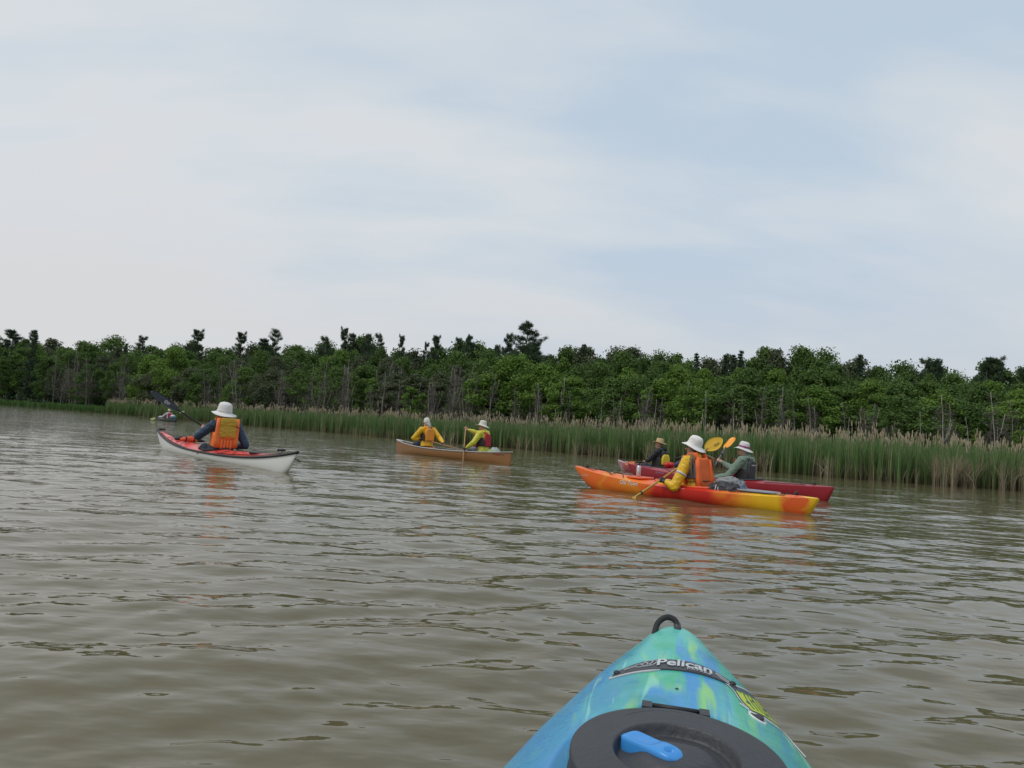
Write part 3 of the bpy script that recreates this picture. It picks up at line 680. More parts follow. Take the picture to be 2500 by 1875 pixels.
# ------------------------------------------------------------ kayak and canoe hulls (local +Y = bow, z = 0 waterline)
class Hull:
    def __init__(s, ys, yb, ws, wb, B, zs, zb, zmid, crown, pw=2.0, qd=.85, sheer_p=2.4, draft=.09, wide_at=-.05, tipw=.012):
        s.ys, s.yb, s.ws, s.wb, s.B = ys, yb, ws, wb, B; s.zs, s.zb, s.zm, s.crown = zs, zb, zmid, crown
        s.pw, s.qd, s.sp, s.draft, s.wa, s.tw = pw, qd, sheer_p, draft, wide_at, tipw
    def t(s, y): return (y-s.wa)/((s.yb-s.wa) if y > s.wa else (s.wa-s.ys))
    def b(s, y): t = min(1, abs(s.t(y))); return s.tw+(s.B-s.tw)*(1-t**s.pw)**s.qd
    def sheer(s, y):
        t = s.t(y); return s.zm+((s.zb if t > 0 else s.zs)-s.zm)*min(1,abs(t))**s.sp
    def keel(s, y):
        if y > s.wb-.25: k = (y-(s.wb-.25))/(s.yb-s.wb+.25); e = s.sheer(s.yb)
        elif y < s.ws+.15: k = ((s.ws+.15)-y)/(s.ws+.15-s.ys); e = s.sheer(s.ys)
        else: return -s.draft
        k = min(1, k); return -s.draft+(e-.035+s.draft)*k**2.2
    def deck(s, x, y): 
        b = s.b(y); q = min(1, abs(x)/b); return s.sheer(y)+s.crown*min(1, b/s.B*1.25)*(1-q**2.0)
    def stations(s, n=90):
        return [s.ys+(s.yb-s.ys)*(.5-.5*math.cos(math.pi*(i/n)))*1.0 for i in range(n+1)]
    def hull_mesh(s, flare=.0, inner=None):
        mb = MB(); R = []
        for y in s.stations():
            b, zs, zk = s.b(y), s.sheer(y), s.keel(y); q = []
            for j in range(17):
                a = math.pi*j/16; c = math.cos(a); d = math.sin(a)
                x = b*math.copysign(abs(c)**.72, c)*(1+flare*math.sin(2*min(a, math.pi-a))); z = zs-(zs-zk)*d**.9
                q.append((x, y, z))
            R.append(q)
        mb.rings(R, cap=False, closed=False); n = 17
        mb.f.append(tuple(range(n))); mb.f.append(tuple((len(R)-1)*n+j for j in range(n-1,-1,-1)))
        return mb.mesh('hull')
    def deck_mesh(s, hole=None, nx=30, ny=230, dig=None):
        V = []; F = []; Y = [s.ys+(s.yb-s.ys)*i/ny for i in range(ny+1)]
        for y in Y:
            b = s.b(y)
            for j in range(nx+1):
                x = b*math.sin(math.pi/2*(2*j/nx-1)); V.append((x, y, s.deck(x, y)+.001))
        n = nx+1
        for i in range(ny):
            for j in range(nx):
                if hole:
                    cx = sum(V[k][0] for k in (i*n+j, (i+1)*n+j+1))/2; cy = (Y[i]+Y[i+1])/2
                    if (cx/hole[1])**2+((cy-hole[0])/hole[2])**2 < 1: continue
                F.append((i*n+j, i*n+j+1, (i+1)*n+j+1, (i+1)*n+j))
        me = bpy.data.meshes.new('deck'); me.from_pydata(V, [], F); me.update()
        me.polygons.foreach_set('use_smooth', np.ones(len(F), dtype=bool)); return me
    def coaming(s, yc, rx, ry, r=.016, lift=.02):
        mb = MB(); R = []
        for i in range(48):
            a = 2*math.pi*i/48; x, y = rx*math.cos(a), yc+ry*math.sin(a); z = s.deck(x, y)+lift
            c = Vector((x,y,z)); o = Vector((math.cos(a)/rx, math.sin(a)/ry, 0)).normalized()
            R.append([c+o*(r*1.5*math.cos(t))+Vector((0,0,r*math.sin(t)-(lift if math.sin(t) < -.2 else 0))) for t in [2*math.pi*k/8 for k in range(8)]])
        R.append(R[0]); mb.rings(R, cap=False); return mb.mesh('coaming')
    def well(s, yc, rx, ry, floor=.045):
        mb = MB(); R = []
        for k in range(7):
            f = [1.02,1.0,.98,.94,.82,.5,.02][k]; h = [1,.7,.45,.2,.04,0,0][k]
            q = []
            for i in range(32):
                a = 2*math.pi*i/32; x, y = rx*f*math.cos(a), yc+ry*f*math.sin(a)
                q.append((x, y, floor+(s.deck(min(rx,abs(x)), y)-floor+.004)*h))
            R.append(q)
        mb.rings(R, cap=False); return mb.mesh('cockpit_well')
    def rail(s, r=.014, side=1, y0=None, y1=None, out=0, lift=0):
        y0 = s.ys if y0 is None else y0; y1 = s.yb if y1 is None else y1
        P = [(side*(s.b(y)+out), y, s.sheer(y)+lift) for y in [y0+(y1-y0)*i/60 for i in range(61)]]
        return MB().tube(P, r, n=7)
    def side(s, side, depth):
        """fn(u, v): u along the boat (towards the bow for the port side), v up, on the hull's flank"""
        def fn(u, v):
            y = u; zs, zk, b = s.sheer(y), s.keel(y), s.b(y); z = depth+v
            d = min(1,max(0,(zs-z)/(zs-zk)))**(1/.9); a = math.asin(min(1,d)); return (side*(b*abs(math.cos(a))**.72+.005), y, z)
        return fn
def place(b, x, y, z):                      # boat-local point to world
    c, rz = b; return (c[0]+x*math.cos(rz)-y*math.sin(rz), c[1]+x*math.sin(rz)+y*math.cos(rz), z)
def cord(pts, hull=None, r=.006, lift=.012):
    P = [(x, y, hull.deck(x,y)+lift) for x, y in pts] if hull else pts
    Q = []
    for a, b in zip(P[:-1], P[1:]):
        for i in range(6):
            t = i/6; x, y = lerp(a[0],b[0],t), lerp(a[1],b[1],t); Q.append((x, y, (hull.deck(x,y)+lift) if hull else lerp(a[2],b[2],t)))
    Q.append(P[-1]); return MB().tube(Q, r, n=5)

# ------------------------------------------------------------ people
def frame(P, C, axis):
    z = (C-P).normalized(); x = (axis-z*axis.dot(z)).normalized(); y = z.cross(x)
    return Matrix((x,y,z)).transposed()
def hand(mb, grip, shaft, elbow, thumb_side=1, R=.019, fs=.0085):
    """palm, four bent fingers and a thumb closed round a shaft; returns the wrist"""
    G = Vector(grip); a = Vector(shaft).normalized(); e = (G-Vector(elbow)); e = (e-a*e.dot(a)).normalized(); b = a.cross(e)*thumb_side
    W = G-e*.095+a*0; wr = W
    mb.tube([W, G-e*.062, G-e*.034], [.026,.034,.032], n=10, flat=.62, up=a.cross(e))
    for i, (ln, off) in enumerate(((.95,-.030),(1.0,-.010),(.96,.010),(.84,.029))):
        c = G+a*off; P = []
        for t in (195, 150, 105, 60, 15, -25):
            if t < 15 and ln < .9: break
            q = rad(t); rr = R+fs*.75
            P.append(c+e*(rr*math.cos(q))+b*(rr*math.sin(q)))
        mb.tube([G-e*.040+a*off*.9+b*.006]+P, [fs*1.15]+[fs*(1.08-.05*k) for k in range(len(P))], n=6)
    P = [G-e*.060-b*.010-a*.018]
    for t in (-150, -105, -60): q = rad(t); rr = R+fs*.9; P.append(G-a*.034+e*(rr*math.cos(q))+b*(rr*math.sin(q)))
    mb.tube(P, [fs*1.35,fs*1.2,fs*1.05,fs*.9], n=6)
    return wr
def head_part(mb, C, fx):
    """skull, jaw, brow, nose, lips and ears; fx columns are right, forward and up"""
    w = lambda x, y, z: C+fx@Vector((x,y,z))
    mb.ball(w(0,-.012,.030), (.076,.095,.088), fx, 16, 10); mb.ball(w(0,.022,-.040), (.056,.066,.076), fx, 14, 9)
    mb.ball(w(0,.072,-.088), (.024,.020,.018), fx, 8, 6)
    mb.ball(w(0,.074,.022), (.050,.016,.012), fx, 10, 6)
    mb.tube([w(0,.084,.016), w(0,.098,-.006), w(0,.112,-.026)], [.009,.012,.016], n=8)
    mb.ball(w(.032,.066,-.028), (.022,.016,.020), fx, 8, 6); mb.ball(w(-.032,.066,-.028), (.022,.016,.020), fx, 8, 6)
    mb.tube([w(-.024,.082,-.058), w(0,.090,-.056), w(.024,.082,-.058)], [.004,.0085,.004], n=6)
    for s in (-1,1): mb.ball(w(s*.079,-.012,-.005), (.011,.020,.032), fx, 8, 6)
def hat_mesh(kind):
    """a lathe-turned hat with a real brim; origin where it sits on the head"""
    mb = MB(); n = 36; pr = {'bucket':[(.0,.132),(.045,.130),(.075,.119),(.089,.098),(.094,.07),(.100,.015),(.104,.000),(.130,-.012),(.160,-.026),(.185,-.036)],
        'brimmed':[(.0,.150),(.04,.147),(.076,.134),(.096,.105),(.103,.055),(.108,.012),(.114,.002),(.138,-.010),(.160,-.022),(.182,-.028)],
        'straw':[(.0,.118),(.05,.125),(.078,.122),(.088,.10),(.096,.05),(.100,.010),(.106,.0),(.14,-.004),(.165,.0),(.185,.012)],
        'cap':[(.0,.135),(.04,.130),(.075,.105),(.094,.060),(.098,.010),(.099,-.02)]}[kind]
    R = []
    for k, (r, z) in enumerate(pr):
        q = []
        for j in range(n):
            a = 2*math.pi*j/n; wob = 0
            if r > .105: f = (r-.105)/.08; wob = f*(.012*math.cos(2*a+.4)+.006*math.sin(3*a))
            rr = max(r,.002)*(1+.012*math.sin(5*a+k)); q.append((rr*.93*math.cos(a), rr*1.07*math.sin(a), z+wob+(.004*math.sin(4*a+k*1.3) if .03 < z < .13 else 0)))
        R.append(q)
    m = len(R)
    for k in range(m-1, 0, -1):
        r, z = pr[k]; R.append([(x*.985 if r < .11 else x, y*.985 if r < .11 else y, zz-.005) for x, y, zz in R[k]])
    mb.rings(R); return mb.mesh('hat')
def band_mesh(z0, z1, r0, r1):
    mb = MB(); R = []
    for r, z in ((r0,z0),(r0+.003,z0+.002),(r1+.003,z1-.002),(r1,z1)):
        R.append([((r+.0025)*.93*math.cos(2*math.pi*j/36), (r+.0025)*1.07*math.sin(2*math.pi*j/36), z) for j in range(36)])
    mb.rings(R, cap=False); return mb.mesh('hat_band')
def ori(o, M, t): o.matrix_local = Matrix.Translation(t) @ M.to_4x4()
def person(loc, rz, label, P, C, H, arms, fx_head, axis=(1,0,0), jacket=None, jacket_parts=True, vest=None, hat=None, hat_mat=None, hat_tilt=(0,0), band=None,
           hair=None, group=None, gloves=None, voxel=.0085, legs=None, sc=1.0, trousers=None, hood=False, sleeve=1.0, hat_scale=1.0):
    P, C, H, axis = Vector(P), Vector(C), Vector(H), Vector(axis).normalized(); T = frame(P, C, axis); ax = T.col[0]; fw = T.col[1]; up = T.col[2]
    w = lambda x, y, z: P+(C-P)*z+ax*x*sc+fw*y*sc       # torso coordinates: z runs 0 (seat) to 1 (base of neck)
    LS, RS = w(-.185,0,.93), w(.185,0,.93)
    mb = MB()
    mb.loft([w(0,0,-.16), w(0,0,-.04), w(0,0,.18), w(0,0,.42), w(0,0,.68), w(0,0,.88), w(0,-.01,.99)], [.10,.165*sc,.150*sc,.140*sc,.165*sc,.165*sc,.07], [.08,.11*sc,.10*sc,.095*sc,.110*sc,.085*sc,.06], ax)
    mb.tube([w(0,-.01,.92), (C+H)/2+fw*-.005, H+fx_head@Vector((0,-.012,-.05))], [.062,.055,.054], n=12)
    head_part(mb, H, fx_head)
    wr = []
    for S, (E, G, sh), sd in ((LS, arms[0], -1), (RS, arms[1], 1)):
        E, G = Vector(E), Vector(G); W = hand(mb, G, sh, E, sd); wr.append((S, E, W, G, sh))
        mb.tube([S, S.lerp(E,.5), E], [.056,.046,.038], n=10); mb.tube([E, E.lerp(W,.35), W], [.040,.040,.027], n=10)
    lg = legs or [((-.10,.0,.0),(-.16,.44,.115),(-.11,.86,.0)), ((.10,.0,.0),(.16,.44,.115),(.11,.86,.0))]
    LG = []
    for h, k, f in lg:
        h, k, f = P+Vector(h), P+Vector(k), P+Vector(f); LG.append((h,k,f))
        mb.tube([h, h.lerp(k,.5), k], [.082,.072,.055], n=10); mb.tube([k, k.lerp(f,.35), f], [.055,.054,.036], n=10)
        d = (f-k).normalized(); mb.tube([f, f+Vector((0,.05,.02)), f+Vector((0,.09,.10))], [.042,.042,.026], n=8)
    body = obj('person', remesh(mb.mesh('person'), voxel, 2), M_SKIN); body.location = loc; body.rotation_euler = (0,0,rz)
    tag(body, label, 'person', group)
    for s in (-1,1):                                                 # eyes
        e = MB().ball(H+fx_head@Vector((s*.031,.079,.004)), .011, None, 8, 6); obj('eye', e.mesh('eye'), mat('eye_dark', (.05,.035,.03), .2, .1), body)
    if trousers:
        t = MB()
        for h, k, f in LG: t.tube([h, h.lerp(k,.5), k], [.105,.092,.075], n=12); t.tube([k, k.lerp(f,.5), f], [.075,.068,.055], n=12)
        t.loft([w(0,0,-.24), w(0,0,-.12), w(0,0,-.02), w(0,0,.03)], [.14,.185,.175,.16], [.10,.13,.12,.11], ax)
        obj('trousers', remesh(t.mesh('trousers'), .014, 3, .006, 8), trousers, body)
    jk = None
    if jacket:
        j = MB()
        j.loft([w(0,0,-.05), w(0,0,.10), w(0,0,.35), w(0,0,.62), w(0,0,.84), w(0,-.005,.96), w(0,-.01,1.02)], [.200*sc,.190*sc,.170*sc,.180*sc,.190*sc,.125*sc,.078], [.150*sc,.138*sc,.122*sc,.130*sc,.112*sc,.095*sc,.070], ax)
        for S, E, W, G, sh in wr:
            j.tube([S+(C-S)*.25, S, S.lerp(E,.5), E], [.070,.080*sleeve,.070*sleeve,.062*sleeve], n=14); j.tube([E, E.lerp(W,.4), W+(E-W)*.04], [.063*sleeve,.058*sleeve,.040], n=14)
        j.tube([w(0,-.02,.94), w(0,-.025,1.05)], [.082,.074], n=14)
        jk = obj('jacket', remesh(j.mesh('jacket'), .0115, 2, .0085, 9), jacket, body)
        if hood:
            h = MB(); R = .095
            h.tube([w(-.10,.045,1.02), w(-.115,-.03,1.02), w(-.07,-.10,.98), w(0,-.125,.96), w(.07,-.10,.98), w(.115,-.03,1.02), w(.10,.045,1.02)], [.020,.036,.044,.048,.044,.036,.020], n=10)
            h.tube([w(-.06,-.10,.96), w(0,-.15,.89), w(.06,-.10,.96)], [.035,.045,.035], n=10)
            obj('hood', remesh(h.mesh('hood'), .011, 2, .006, 14), jacket, body)
    if gloves:
        gm = MB()
        for S, E, W, G, sh in wr:
            a = Vector(sh).normalized(); e = (G-E); e = (e-a*e.dot(a)).normalized(); b = a.cross(e)
            gm.tube([W-e*.03, G-e*.062, G-e*.030], [.034,.040,.039], n=10, flat=.75, up=b)
            for s_ in (-1,1):
                for off in (-.030,-.010,.010,.029): gm.tube([G-e*.038+a*off+b*.006*s_, G-e*.016+a*off+b*.026*s_, G+a*off+b*.030*s_], [.012,.0115,.011], n=6)
        obj('gloves', remesh(gm.mesh('gloves'), .008, 1), gloves, body)
    if vest: vest(body, w, ax, fw, up)
    if hat:
        M = fx_head @ Matrix.Rotation(rad(hat_tilt[0]), 3, 'X') @ Matrix.Rotation(rad(hat_tilt[1]), 3, 'Y')
        o = obj('hat', hat_mesh(hat), hat_mat, body); ori(o, M, H+fx_head@Vector((0,-.012,.052))); o.scale = (hat_scale,)*3
        if hat == 'cap':
            pk = MB(); R = []
            for t in (0,.35,.7,1): R.append([(.085*math.sin(q)*(1-.15*t), .085+.075*t*math.cos(q*.8), .004-.018*t-.03*abs(math.sin(q))**2*(.4+t*.5)) for q in [(-1+2*i/10)*1.15 for i in range(11)]])
            V = [p for r_ in R for p in r_]; V2 = [(x,y,z-.004) for x,y,z in V]; F = [(i*11+j,i*11+j+1,(i+1)*11+j+1,(i+1)*11+j) for i in range(3) for j in range(10)]
            pk.add(V, F); pk.add(V2, [f[::-1] for f in F]); obj('peak', pk.mesh('peak'), hat_mat, o)
        if band: obj('hat_band', band_mesh(*band[1]), band[0], o)
        if hat in ('bucket','brimmed') and hat_mat.name.startswith('white'):
            ey = MB()
            for k, (a_, z_) in enumerate(((150,.088),(172,.088),(161,.060))):
                q = rad(a_); ey.ball((.0965*.93*math.cos(q), .0965*1.07*math.sin(q), z_), .0055, None, 6, 4)
            obj('eyelets', ey.mesh('eyelets'), M_BLACK, o)
    if hair: hair(body, H, fx_head, w, ax, fw, up)
    return body
def make_vest(m_out, back_h=(.16,.93), w_back=.155, m_side=None, strap=None, reflective=None, front=None, wide_strap=.052, open_side=True, side_z=None):
    def f(body, w, ax, fw, up):
        v = MB(); z0, z1 = back_h; zs = [z0, z0+.04, (z0+z1)/2, z1-.16, z1-.04, z1]
        v.loft([w(0,-.130,z) for z in zs], [w_back*.92,w_back,w_back*1.02,w_back*.95,w_back*.80,w_back*.62], [.020,.030,.034,.033,.030,.018], ax, 20, 3.6)
        for s in (-1,1):
            z2 = min(z1,.98); v.tube([w(s*.088,-.135,z2-.10), w(s*.098,-.085,z2+.07), w(s*.100,0,z2+.115), w(s*.095,.075,z2+.03), w(s*.090,.130,z2-.14)], [.030,wide_strap*.8,wide_strap*.7,wide_strap*.7,.034], n=10, flat=.45, up=ax)
        if front is None:
            for s in (-1,1): v.loft([w(s*.082,.150,z) for z in zs], [.068,.074,.076,.072,.064,.05], [.026,.040,.044,.042,.036,.022], ax, 16, 3.4)
            if not open_side:
                for s in (-1,1): v.loft([w(s*.185,0,z) for z in (z0+.02,z0+.2,z0+.38,z0+.46)], [.022,.026,.026,.02], [.14,.145,.135,.10], ax, 16, 3)
        pf = obj('life_vest', remesh(v.mesh('life_vest'), .011, 2, .0035, 7), m_out, body)
        if front is not None:
            q = MB()
            for s in (-1,1): q.loft([w(s*.082,.150,z) for z in zs], [.068,.074,.076,.072,.064,.05], [.026,.040,.044,.042,.036,.022], ax, 16, 3.4)
            obj('front_panel', remesh(q.mesh('front_panel'), .012, 1), front, pf)
        if m_side:
            for s in (-1,1):
                q = MB().loft([w(s*.178,-.02,z) for z in (side_z or (z0+.04,z0+.2,z0+.40,z0+.50))], [.018,.020,.020,.014], [.12,.125,.11,.07], ax, 16, 3)
                obj('side_panel', remesh(q.mesh('side_panel'), .012, 1), m_side, pf)
        b = MB()
        for zz, rr in ((z0+.03,1.0),) if not strap else strap:
            R = []
            for d in (-.012,.012):
                R.append([w(.205*rr*math.cos(t)*1.0, .178*rr*math.sin(t), zz+d) for t in [2*math.pi*i/28 for i in range(28)]])
            b.rings(R, cap=False)
        obj('waist_strap', b.mesh('waist_strap'), M_BLACK, pf)
        if reflective:
            q = MB().box(w(0,-.166,reflective), (.10,.003,.011), Matrix((ax,fw,up)).transposed()); obj('reflective_strip', q.mesh('reflective_strip', False), mat('reflective_grey', (.5,.5,.52), .35, .05), pf)
        return pf
    return f
def headfx(yaw, pitch=0, roll=0):            # yaw > 0 turns towards the left (port)
    return Matrix.Rotation(rad(yaw),3,'Z') @ Matrix.Rotation(rad(pitch),3,'X') @ Matrix.Rotation(rad(roll),3,'Y')

# ------------------------------------------------------------ paddles
def blade_mesh(L, W, style='oval', curve=.03):
    """paddle blade along +Y from the throat; slightly spooned, about 8 mm thick with a central rib"""
    n, m_ = 18, 8; top = []; bot = []
    for i in range(n+1):
        t = i/n
        if style == 'oval': wd = W/2*(math.sin(math.pi*min(1,t*.93+.055))**.62)
        elif style == 'slim': wd = W/2*min(1, (t*3.2+.12))**.7*(1 if t < .72 else math.sqrt(max(0,1-((t-.72)/.285)**2))*.98+.02)
        else: wd = W/2*min(1,(t*1.9+.16))**.8*(1 if t < .86 else math.sqrt(max(0,1-((t-.86)/.145)**2)))
        wd = max(wd,.012)
        for j in range(m_+1):
            u = 2*j/m_-1; x = wd*u+(.012*t if style == 'slim' else 0); z = -curve*math.sin(math.pi*t*.5)*1.0+.35*curve*u*u+(.006 if j == m_//2 and t < .7 else 0)
            th = .0045*(1-u*u*.7); top.append((x, L*t, z+th)); bot.append((x, L*t, z-th))
    k = m_+1; V = top+bot; o = len(top); F = []
    for i in range(n):
        for j in range(m_): F.append((i*k+j, i*k+j+1, (i+1)*k+j+1, (i+1)*k+j)); F.append((o+i*k+j, o+(i+1)*k+j, o+(i+1)*k+j+1, o+i*k+j+1))
    for i in range(n):
        for j in (0, m_): a, b = i*k+j, (i+1)*k+j; F.append((a,b,o+b,o+a) if j else (b,a,o+a,o+b))
    for j in range(m_): F.append((j+1,j,o+j,o+j+1)); e = n*k+j; F.append((e,e+1,o+e+1,o+e))
    me = bpy.data.meshes.new('blade'); me.from_pydata(V, [], F); me.update()
    me.polygons.foreach_set('use_smooth', np.ones(len(F), dtype=bool)); return me
def paddle(loc, rz, label, A, B, L, W, style, m_shaft, m_blade, face, rings=True, curve=.03, faceB=None, single=False, r=.0155, lenB=None, mB=None):
    """double-bladed paddle: A, B = blade throats in the boat's frame; face = the way the blade's face looks"""
    A, B = Vector(A), Vector(B); root = thing('paddle' , label, 'paddle', place((loc, rz), *A), rz)
    d = (B-A); D = d.normalized()
    obj('shaft', MB().tube([-D*.05, d*.5, d+D*.05], r, n=10).mesh('shaft'), m_shaft, root)
    def bl(pos, dr, fc, LL, mt):
        z = Vector(fc); z = (z-dr*z.dot(dr)).normalized(); x = dr.cross(z); o = obj('blade', blade_mesh(LL, W, style, curve), mt, root)
        ori(o, Matrix((x, dr, z)).transposed(), pos); return o
    b1 = bl(d, D, face, L, m_blade); b0 = None
    if not single: b0 = bl(Vector((0,0,0)), -D, faceB or face, lenB or L, mB or m_blade)
    if rings:
        for p, s in ((d-D*.14, 1), (D*.14, -1)):
            obj('drip_ring', MB().tube([p-D*.012, p-D*.004, p+D*.004, p+D*.012], [r*1.15, r*2.0, r*2.0, r*1.15], n=12, round_ends=False).mesh('drip_ring'), M_BLACK, root)
    return root, b1, b0

# ============================================================ the boats and paddlers
M_ORANGEV = mat('orange_vest_cloth', (.80,.145,.028), .7, .10, 9, .25, 90)
M_ORANGEL = mat('faded_orange_vest_cloth', (.84,.20,.045), .7, .10, 9, .25, 90)
M_AMBER = mat('amber_vest_cloth', (.80,.30,.028), .7, .08, 9, .25, 90)
M_REDV = mat('red_vest_cloth', (.42,.012,.030), .7, .12, 9, .25, 90)
M_YELLOWJ = mat('yellow_rain_jacket', (.72,.42,.010), .42, .10, 6, .5, 22)
M_LEMONJ = mat('lemon_rain_jacket', (.62,.58,.06), .45, .10, 6, .5, 22)
M_NAVYJ = mat('navy_paddling_top', (.026,.050,.095), .6, .25, 7, .5, 22)
M_SAGE = mat('sage_fleece', (.17,.235,.185), .9, .12, 12, .5, 60)
M_DARKJ = mat('black_paddling_top', (.018,.019,.024), .7, .2, 10)
M_WHITEHAT = mat('white_hat_cotton', (.74,.72,.68), .85, .05, 12, .2, 60)
M_CREAMHAT = mat('cream_hat_cotton', (.62,.60,.53), .85, .06, 12, .2, 60)
M_STRAW = mat('straw_hat_weave', (.50,.36,.19), .8, .22, 60, .4, 120)
M_GREYV = mat('charcoal_vest_cloth', (.050,.048,.055), .75, .15, 10)

# ---- white and red sea kayak
SKL = ((-5.286, 13.066), rad(42.5))
def sea_kayak():
    H = Hull(-3.15, 3.62, -2.72, 2.75, .268, .315, .40, .112, .085, pw=1.9, qd=.95, sheer_p=2.9, draft=.10, wide_at=-.15)
    root = thing('sea_kayak', 'white hulled sea kayak with coral red deck and black seam', 'kayak', (*SKL[0],0), SKL[1])
    obj('hull', H.hull_mesh(.02), mat('white_gelcoat', (.74,.75,.71), .28, .05, 3, .03, 8), root)
    cock = (.05,.21,.44)
    obj('deck', H.deck_mesh((cock[0], cock[1], cock[2])), mat('coral_red_gelcoat', (.66,.075,.068), .25, .08, 3), root)
    s = H.rail(.021, -1); s.v += []; obj('seam', s.mesh('seam'), M_BLACK, root); obj('seam', H.rail(.021, 1).mesh('seam'), M_BLACK, root)
    obj('coaming', H.coaming(*[cock[0], cock[1]+.012, cock[2]+.012], r=.014).copy(), M_BLACK, root)
    obj('cockpit_well', H.well(cock[0], cock[1], cock[2]), M_INSIDE, root)
    # rubber end caps, carry toggles and the rudder mount
    for y0, y1 in ((3.36, 3.63), (-3.17, -2.95)):
        P = [(0, lerp(y0,y1,t), H.sheer(lerp(y0,y1,t))+.012) for t in (0,.5,1)]; obj('end_cap', MB().tube(P, [.03,.026,.018], n=8, flat=.7).mesh('end_cap'), M_BLACK, root)
    for y in (3.30, -2.62):
        obj('toggle', MB().tube([(-.055,y,H.deck(0,y)+.055),(.055,y,H.deck(0,y)+.055)], [.018,.018], n=8).mesh('toggle'), M_BLACK, root)
        obj('toggle_cord', MB().tube([(0,y,H.deck(0,y)+.05),(0,y+.10*(1 if y > 0 else -1),H.deck(0,y+.08))], .006, n=5).mesh('toggle_cord'), M_CORD, root)
    obj('rudder_fitting', MB().tube([(0,-3.12,.22),(0,-3.26,.20),(0,-3.30,.195)], [.016,.02,.012], n=8, flat=.6).mesh('rudder_fitting'), M_BLACK, root)
    # deck lines and bungees
    for s in (-1, 1):
        obj('deck_line', cord([(s*.05,3.2),(s*.14,2.3),(s*.205,1.45),(s*.24,.9)], H).mesh('deck_line'), M_CORD, root)
        obj('deck_line', cord([(s*.235,-.6),(s*.20,-1.2),(s*.12,-2.1),(s*.05,-2.75)], H).mesh('deck_line'), M_CORD, root)
    for a, b in (((-.2,1.45),(.16,1.85)),((.2,1.45),(-.16,1.85)),((-.15,2.2),(.1,2.55)),((.15,2.2),(-.1,2.55)),((-.22,-.75),(.19,-1.2)),((.22,-.75),(-.19,-1.2))):
        obj('bungee', cord([a,b], H, .005, .016).mesh('bungee'), M_CORD, root)
    obj('rear_hatch', MB().loft([(0,-1.75,H.deck(0,-1.75)-.01),(0,-1.75,H.deck(0,-1.75)+.012),(0,-1.75,H.deck(0,-1.75)+.02)], [.12,.12,.10], [.22,.22,.19], (1,0,0), 24).mesh('rear_hatch'), M_BLACK, root)
    fn = H.side(-1, .075)                                       # small dark hand-lettered mark on the flank
    mk = MB()
    for i, (u, v, du, dv) in enumerate([(.00,.018,.022,.0),(.03,.018,.02,.004),(.06,.02,.03,-.004),(.10,.016,.02,.004),(.13,.018,.024,0),(.03,-.004,.02,.004),(.06,-.002,.0,-.022),(.075,-.004,.02,.006),(.105,-.008,.02,.008),(.13,-.004,.0,-.014)]):
        stroke(mk, [(.17+u, v), (.17+u+du*.5, v+dv+.007), (.17+u+du, v+dv)], .010, fn)
    obj('hull_mark', mk.mesh('hull_mark', False), M_BLACK, root)
    # gear strapped on the deck
    t = thing('float_bag', 'orange and black rolled paddle float on the red foredeck of the sea kayak', 'float bag', place(SKL, .02, 1.52, H.deck(0,1.5)+.05), SKL[1])
    b = MB().tube([(-.17,0,0),(-.06,.01,.012),(.05,.01,.008),(.13,.0,0)], [.035,.058,.055,.04], n=12); obj('roll', remesh(b.mesh('roll'), .012, 1, .008, 14), mat('orange_nylon', (.75,.09,.02), .5, .2, 14), t)
    for x in (-.10, .06): obj('strap', MB().tube([(x-.012,.01,.01),(x+.012,.01,.01)], [.061,.061], n=12, round_ends=False).mesh('strap'), M_BLACK, t)
    obj('black_end', MB().tube([(.13,0,0),(.20,-.02,-.01),(.25,-.03,-.02)], [.04,.035,.015], n=10).mesh('black_end'), M_BLACK, t)
    t = thing('deck_bag', 'small flat dark pouch on the bow deck of the sea kayak', 'pouch', place(SKL, .0, 2.12, H.deck(0,2.12)+.012), SKL[1])
    obj('pouch', MB().loft([(0,0,-.012),(0,0,.03),(0,0,.05)], [.085,.085,.06], [.13,.13,.09], (1,0,0), 20, 3).mesh('pouch'), M_BLACK, t)
    obj('flap', MB().loft([(0,-.02,.05),(0,-.02,.057)], [.06,.055], [.07,.065], (1,0,0), 16, 3).mesh('flap'), M_GREYV, t)
    # paddler seen from behind
    P, C, Hd = (0,-.22,.09), (.0,-.26,.67), (-.035,-.225,.80)
    A0, B0 = Vector((.62,.14,.06)), Vector((-.62,.36,.83))
    sh = (B0-A0)
    def vest(body, w, ax, fw, up):
        pf = make_vest(M_ORANGEL, (.24,1.17), .200, open_side=False, wide_strap=.085)(body, w, ax, fw, up)
        T = Matrix((ax,fw,up)).transposed()
        for s in (-1,1):
            obj('edge_roll', MB().loft([w(s*.155,-.150,z) for z in (.27,.45,.9,1.15)], [.038,.042,.040,.034], [.034,.038,.036,.03], ax, 14, 2.6).mesh('edge_roll'), M_ORANGEL, pf)
        for x in (-.075,-.025,.025,.075):
            obj('foam_rib', MB().loft([w(x,-.164,z) for z in (.22,.27,.42,.50)], [.018,.022,.022,.018], [.012,.018,.018,.012], ax, 12, 2.6).mesh('foam_rib'), M_ORANGEL, pf)
        my = mat('mustard_nylon', (.52,.36,.035), .5, .18, 7, .6, 22)
        q = MB(); q.loft([w(0,-.178,z) for z in (.56,.64,.80,.94,.97)], [.134,.140,.138,.136,.132], [.012,.020,.024,.020,.010], ax, 20, 5)
        pk = obj('back_pouch', remesh(q.mesh('back_pouch'), .008, 1, .008, 12), my, pf)
        q = MB(); q.loft([w(0,-.192,z) for z in (.925,.96,1.08,1.17)], [.138,.140,.140,.126], [.010,.016,.018,.010], ax, 20, 5)
        obj('flap', remesh(q.mesh('flap'), .008, 1, .006, 12), my, pk)
        q = MB(); 
